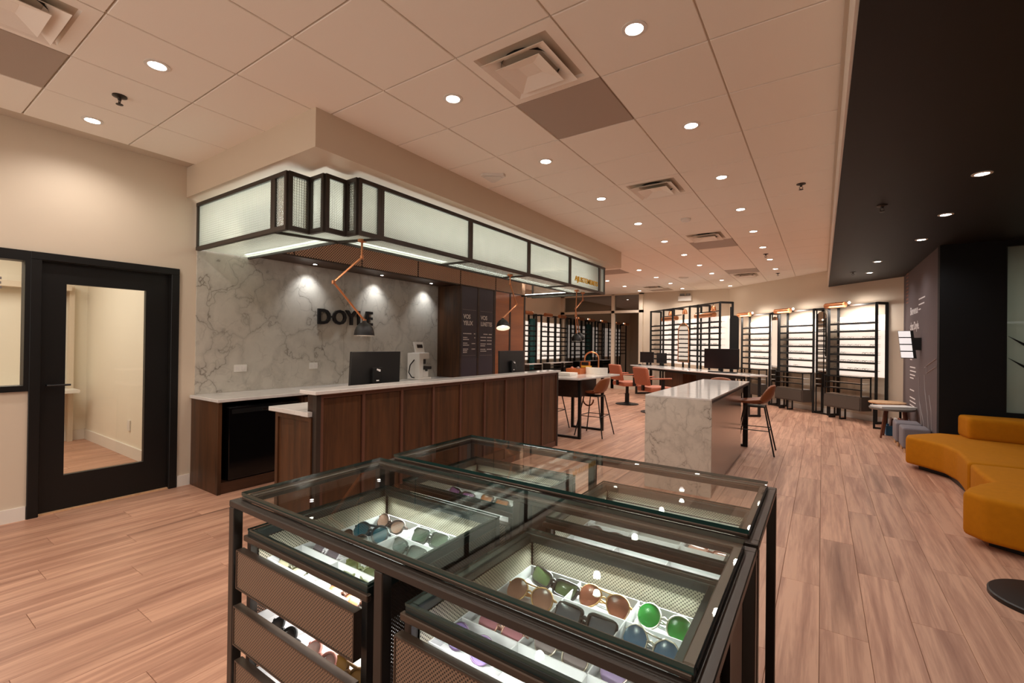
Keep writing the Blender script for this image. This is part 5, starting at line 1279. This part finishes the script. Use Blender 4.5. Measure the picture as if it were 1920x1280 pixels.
MB().bar((0.74, 9.85, 0), (0.74, 9.85, 0.44), 0.03).bar((1.08, 9.85, 0), (1.08, 9.85, 0.44), 0.03).bar((0.74, 9.85, 0.015), (1.08, 9.85, 0.015), 0.03).bar((0.74, 9.85, 0.43), (1.08, 9.85, 0.43), 0.03).build('frame', 'blackmetal', t)
t = thing('book_bin', 'low blue-edged bin of books below the side tables', 'bin', (1.0, 9.35, 0))
MB().box(0.84, 9.22, 0.0, 1.14, 9.50, 0.02).box(0.84, 9.22, 0.02, 0.86, 9.50, 0.15).box(1.12, 9.22, 0.02, 1.14, 9.50, 0.15).box(0.86, 9.22, 0.02, 1.12, 9.24, 0.15).box(0.86, 9.48, 0.02, 1.12, 9.50, 0.15).build('bin_body', 'bookblue', t)
for k in range(5):
    o = MB().box(-0.012, -0.09, 0, 0.012, 0.09, 0.24).build('book', ('bookbrown', 'paper', 'bookred', 'bookbrown', 'pouf')[k]); o.location = (0.895 + 0.048 * k, 9.36, 0.0225); o.rotation_euler = (0, 0.12, 0.0)
    tag(o, ('dark brown book leaning leftmost in the blue-edged bin', 'white book second from the left in the bin', 'rust book in the middle of the bin', 'dark brown book second from the right in the bin', 'grey book rightmost in the bin')[k], 'book', 'books in the bin')
# poufs
for k, (a, b, l) in enumerate(((1.04, 7.98, 'grey felt pouf nearer the mustard sofa'), (1.02, 8.46, 'grey felt pouf behind, nearer the side table'))):
    t = thing('pouf', l, 'pouf', (a, b, 0), 'grey poufs')
    MB().box(a - 0.16, b - 0.19, 0.06, a + 0.12, b + 0.19, 0.33).build('cushion', 'pouf', t, 0.03, 3, True)
    for sx in (-0.13, 0.09):
        for sy in (-0.15, 0.15): MB().lathe([(0.014, 0), (0.018, 0.06)], (a + sx, b + sy, 0), 10).build('foot', 'palewood', t)
# wall mounted tablet
t = thing('wall_screen', 'tilted wall screen with white bands on the charcoal wall', 'screen', (1.1, 8.6, 1.4))
def scr(v): return Vector((0.94 + v.x + (v.z) * -0.10, 8.72 + v.y, 1.42 + v.z))
MB().box(0, -0.02, -0.20, 0.17, 0.02, 0.20).xform(scr).build('bezel', 'plastic', t, 0.004)
for k in range(4): MB().box(0.0, -0.0225, -0.19 + 0.1 * k, 0.135, -0.0205, -0.105 + 0.1 * k).xform(scr).build('screen_band', 'tablet', t)
MB().box(1.04, 8.70, 1.34, 1.18, 8.80, 1.52).build('bracket', 'plastic', t, 0.006)
# charcoal wall prints
def on_w(y, z, k=1.0): return lambda c: (1.1795 - c[2], y - c[0] * k, z + c[1])
pt = thing('wall_print', 'white lettering and line drawing printed on the charcoal wall', 'wall print', (1.18, 9.0, 1.5))
b1, w = text_mb('Bienvenue', 0.17, 0.001, on_w(9.72, 1.90), 0.003); b2, w = text_mb('chez Doyle.', 0.17, 0.001, on_w(9.72, 1.66), 0.003)
b1.add(b2.v, b2.f); b1.build('heading', 'ink', pt)
m = MB()
def ln(y0, y1, z, h=0.018): m.box(1.1785, y1, z, 1.1795, y0, z + h)
for (ya, yb, z) in ((8.95, 8.45, 2.08), (8.95, 8.5, 2.0), (8.95, 8.78, 1.93), (9.7, 9.5, 1.18), (9.7, 9.2, 1.06), (9.7, 9.15, 1.0), (9.7, 9.22, 0.94), (9.7, 9.35, 0.89), (9.7, 9.3, 0.70), (9.7, 9.2, 0.58), (9.7, 9.15, 0.52), (9.7, 9.25, 0.46)): ln(ya, yb, z)
m.build('small_print', 'ink', pt)['kind'] = 'stuff'
m = MB()
X_ = 1.178
m.tube([(X_, 8.30, 1.13), (X_, 7.66, 1.24)], 0.006, 5).tube([(X_, 8.30, 1.03), (X_, 7.66, 1.14)], 0.006, 5).tube([(X_, 8.30, 1.13), (X_, 8.30, 1.03)], 0.006, 5).lathe([(0.02, 0), (0.001, 0.02)], (X_ + 0.01, 8.42, 1.10), 8)
m.tube([(X_, 8.9, 0.95), (X_, 8.82, 0.6), (X_, 8.6, 0.2)], 0.005, 5).tube([(X_, 8.45, 1.0), (X_, 8.40, 0.8), (X_, 8.2, 0.5), (X_, 8.05, 0.1)], 0.005, 5).tube([(X_, 8.1, 0.75), (X_, 7.95, 0.55), (X_, 7.9, 0.3)], 0.005, 5).tube([(X_, 8.82, 0.6), (X_, 8.5, 0.35), (X_, 8.3, 0.05)], 0.004, 5)
m.build('line_drawing', 'inkdim', pt)
m = MB()
for k in range(9): m.box(1.1785, 9.95, 2.12 + 0.06 * k, 1.1795, 10.15, 2.14 + 0.06 * k)
m.build('side_text', 'bookred', pt)['kind'] = 'stuff'
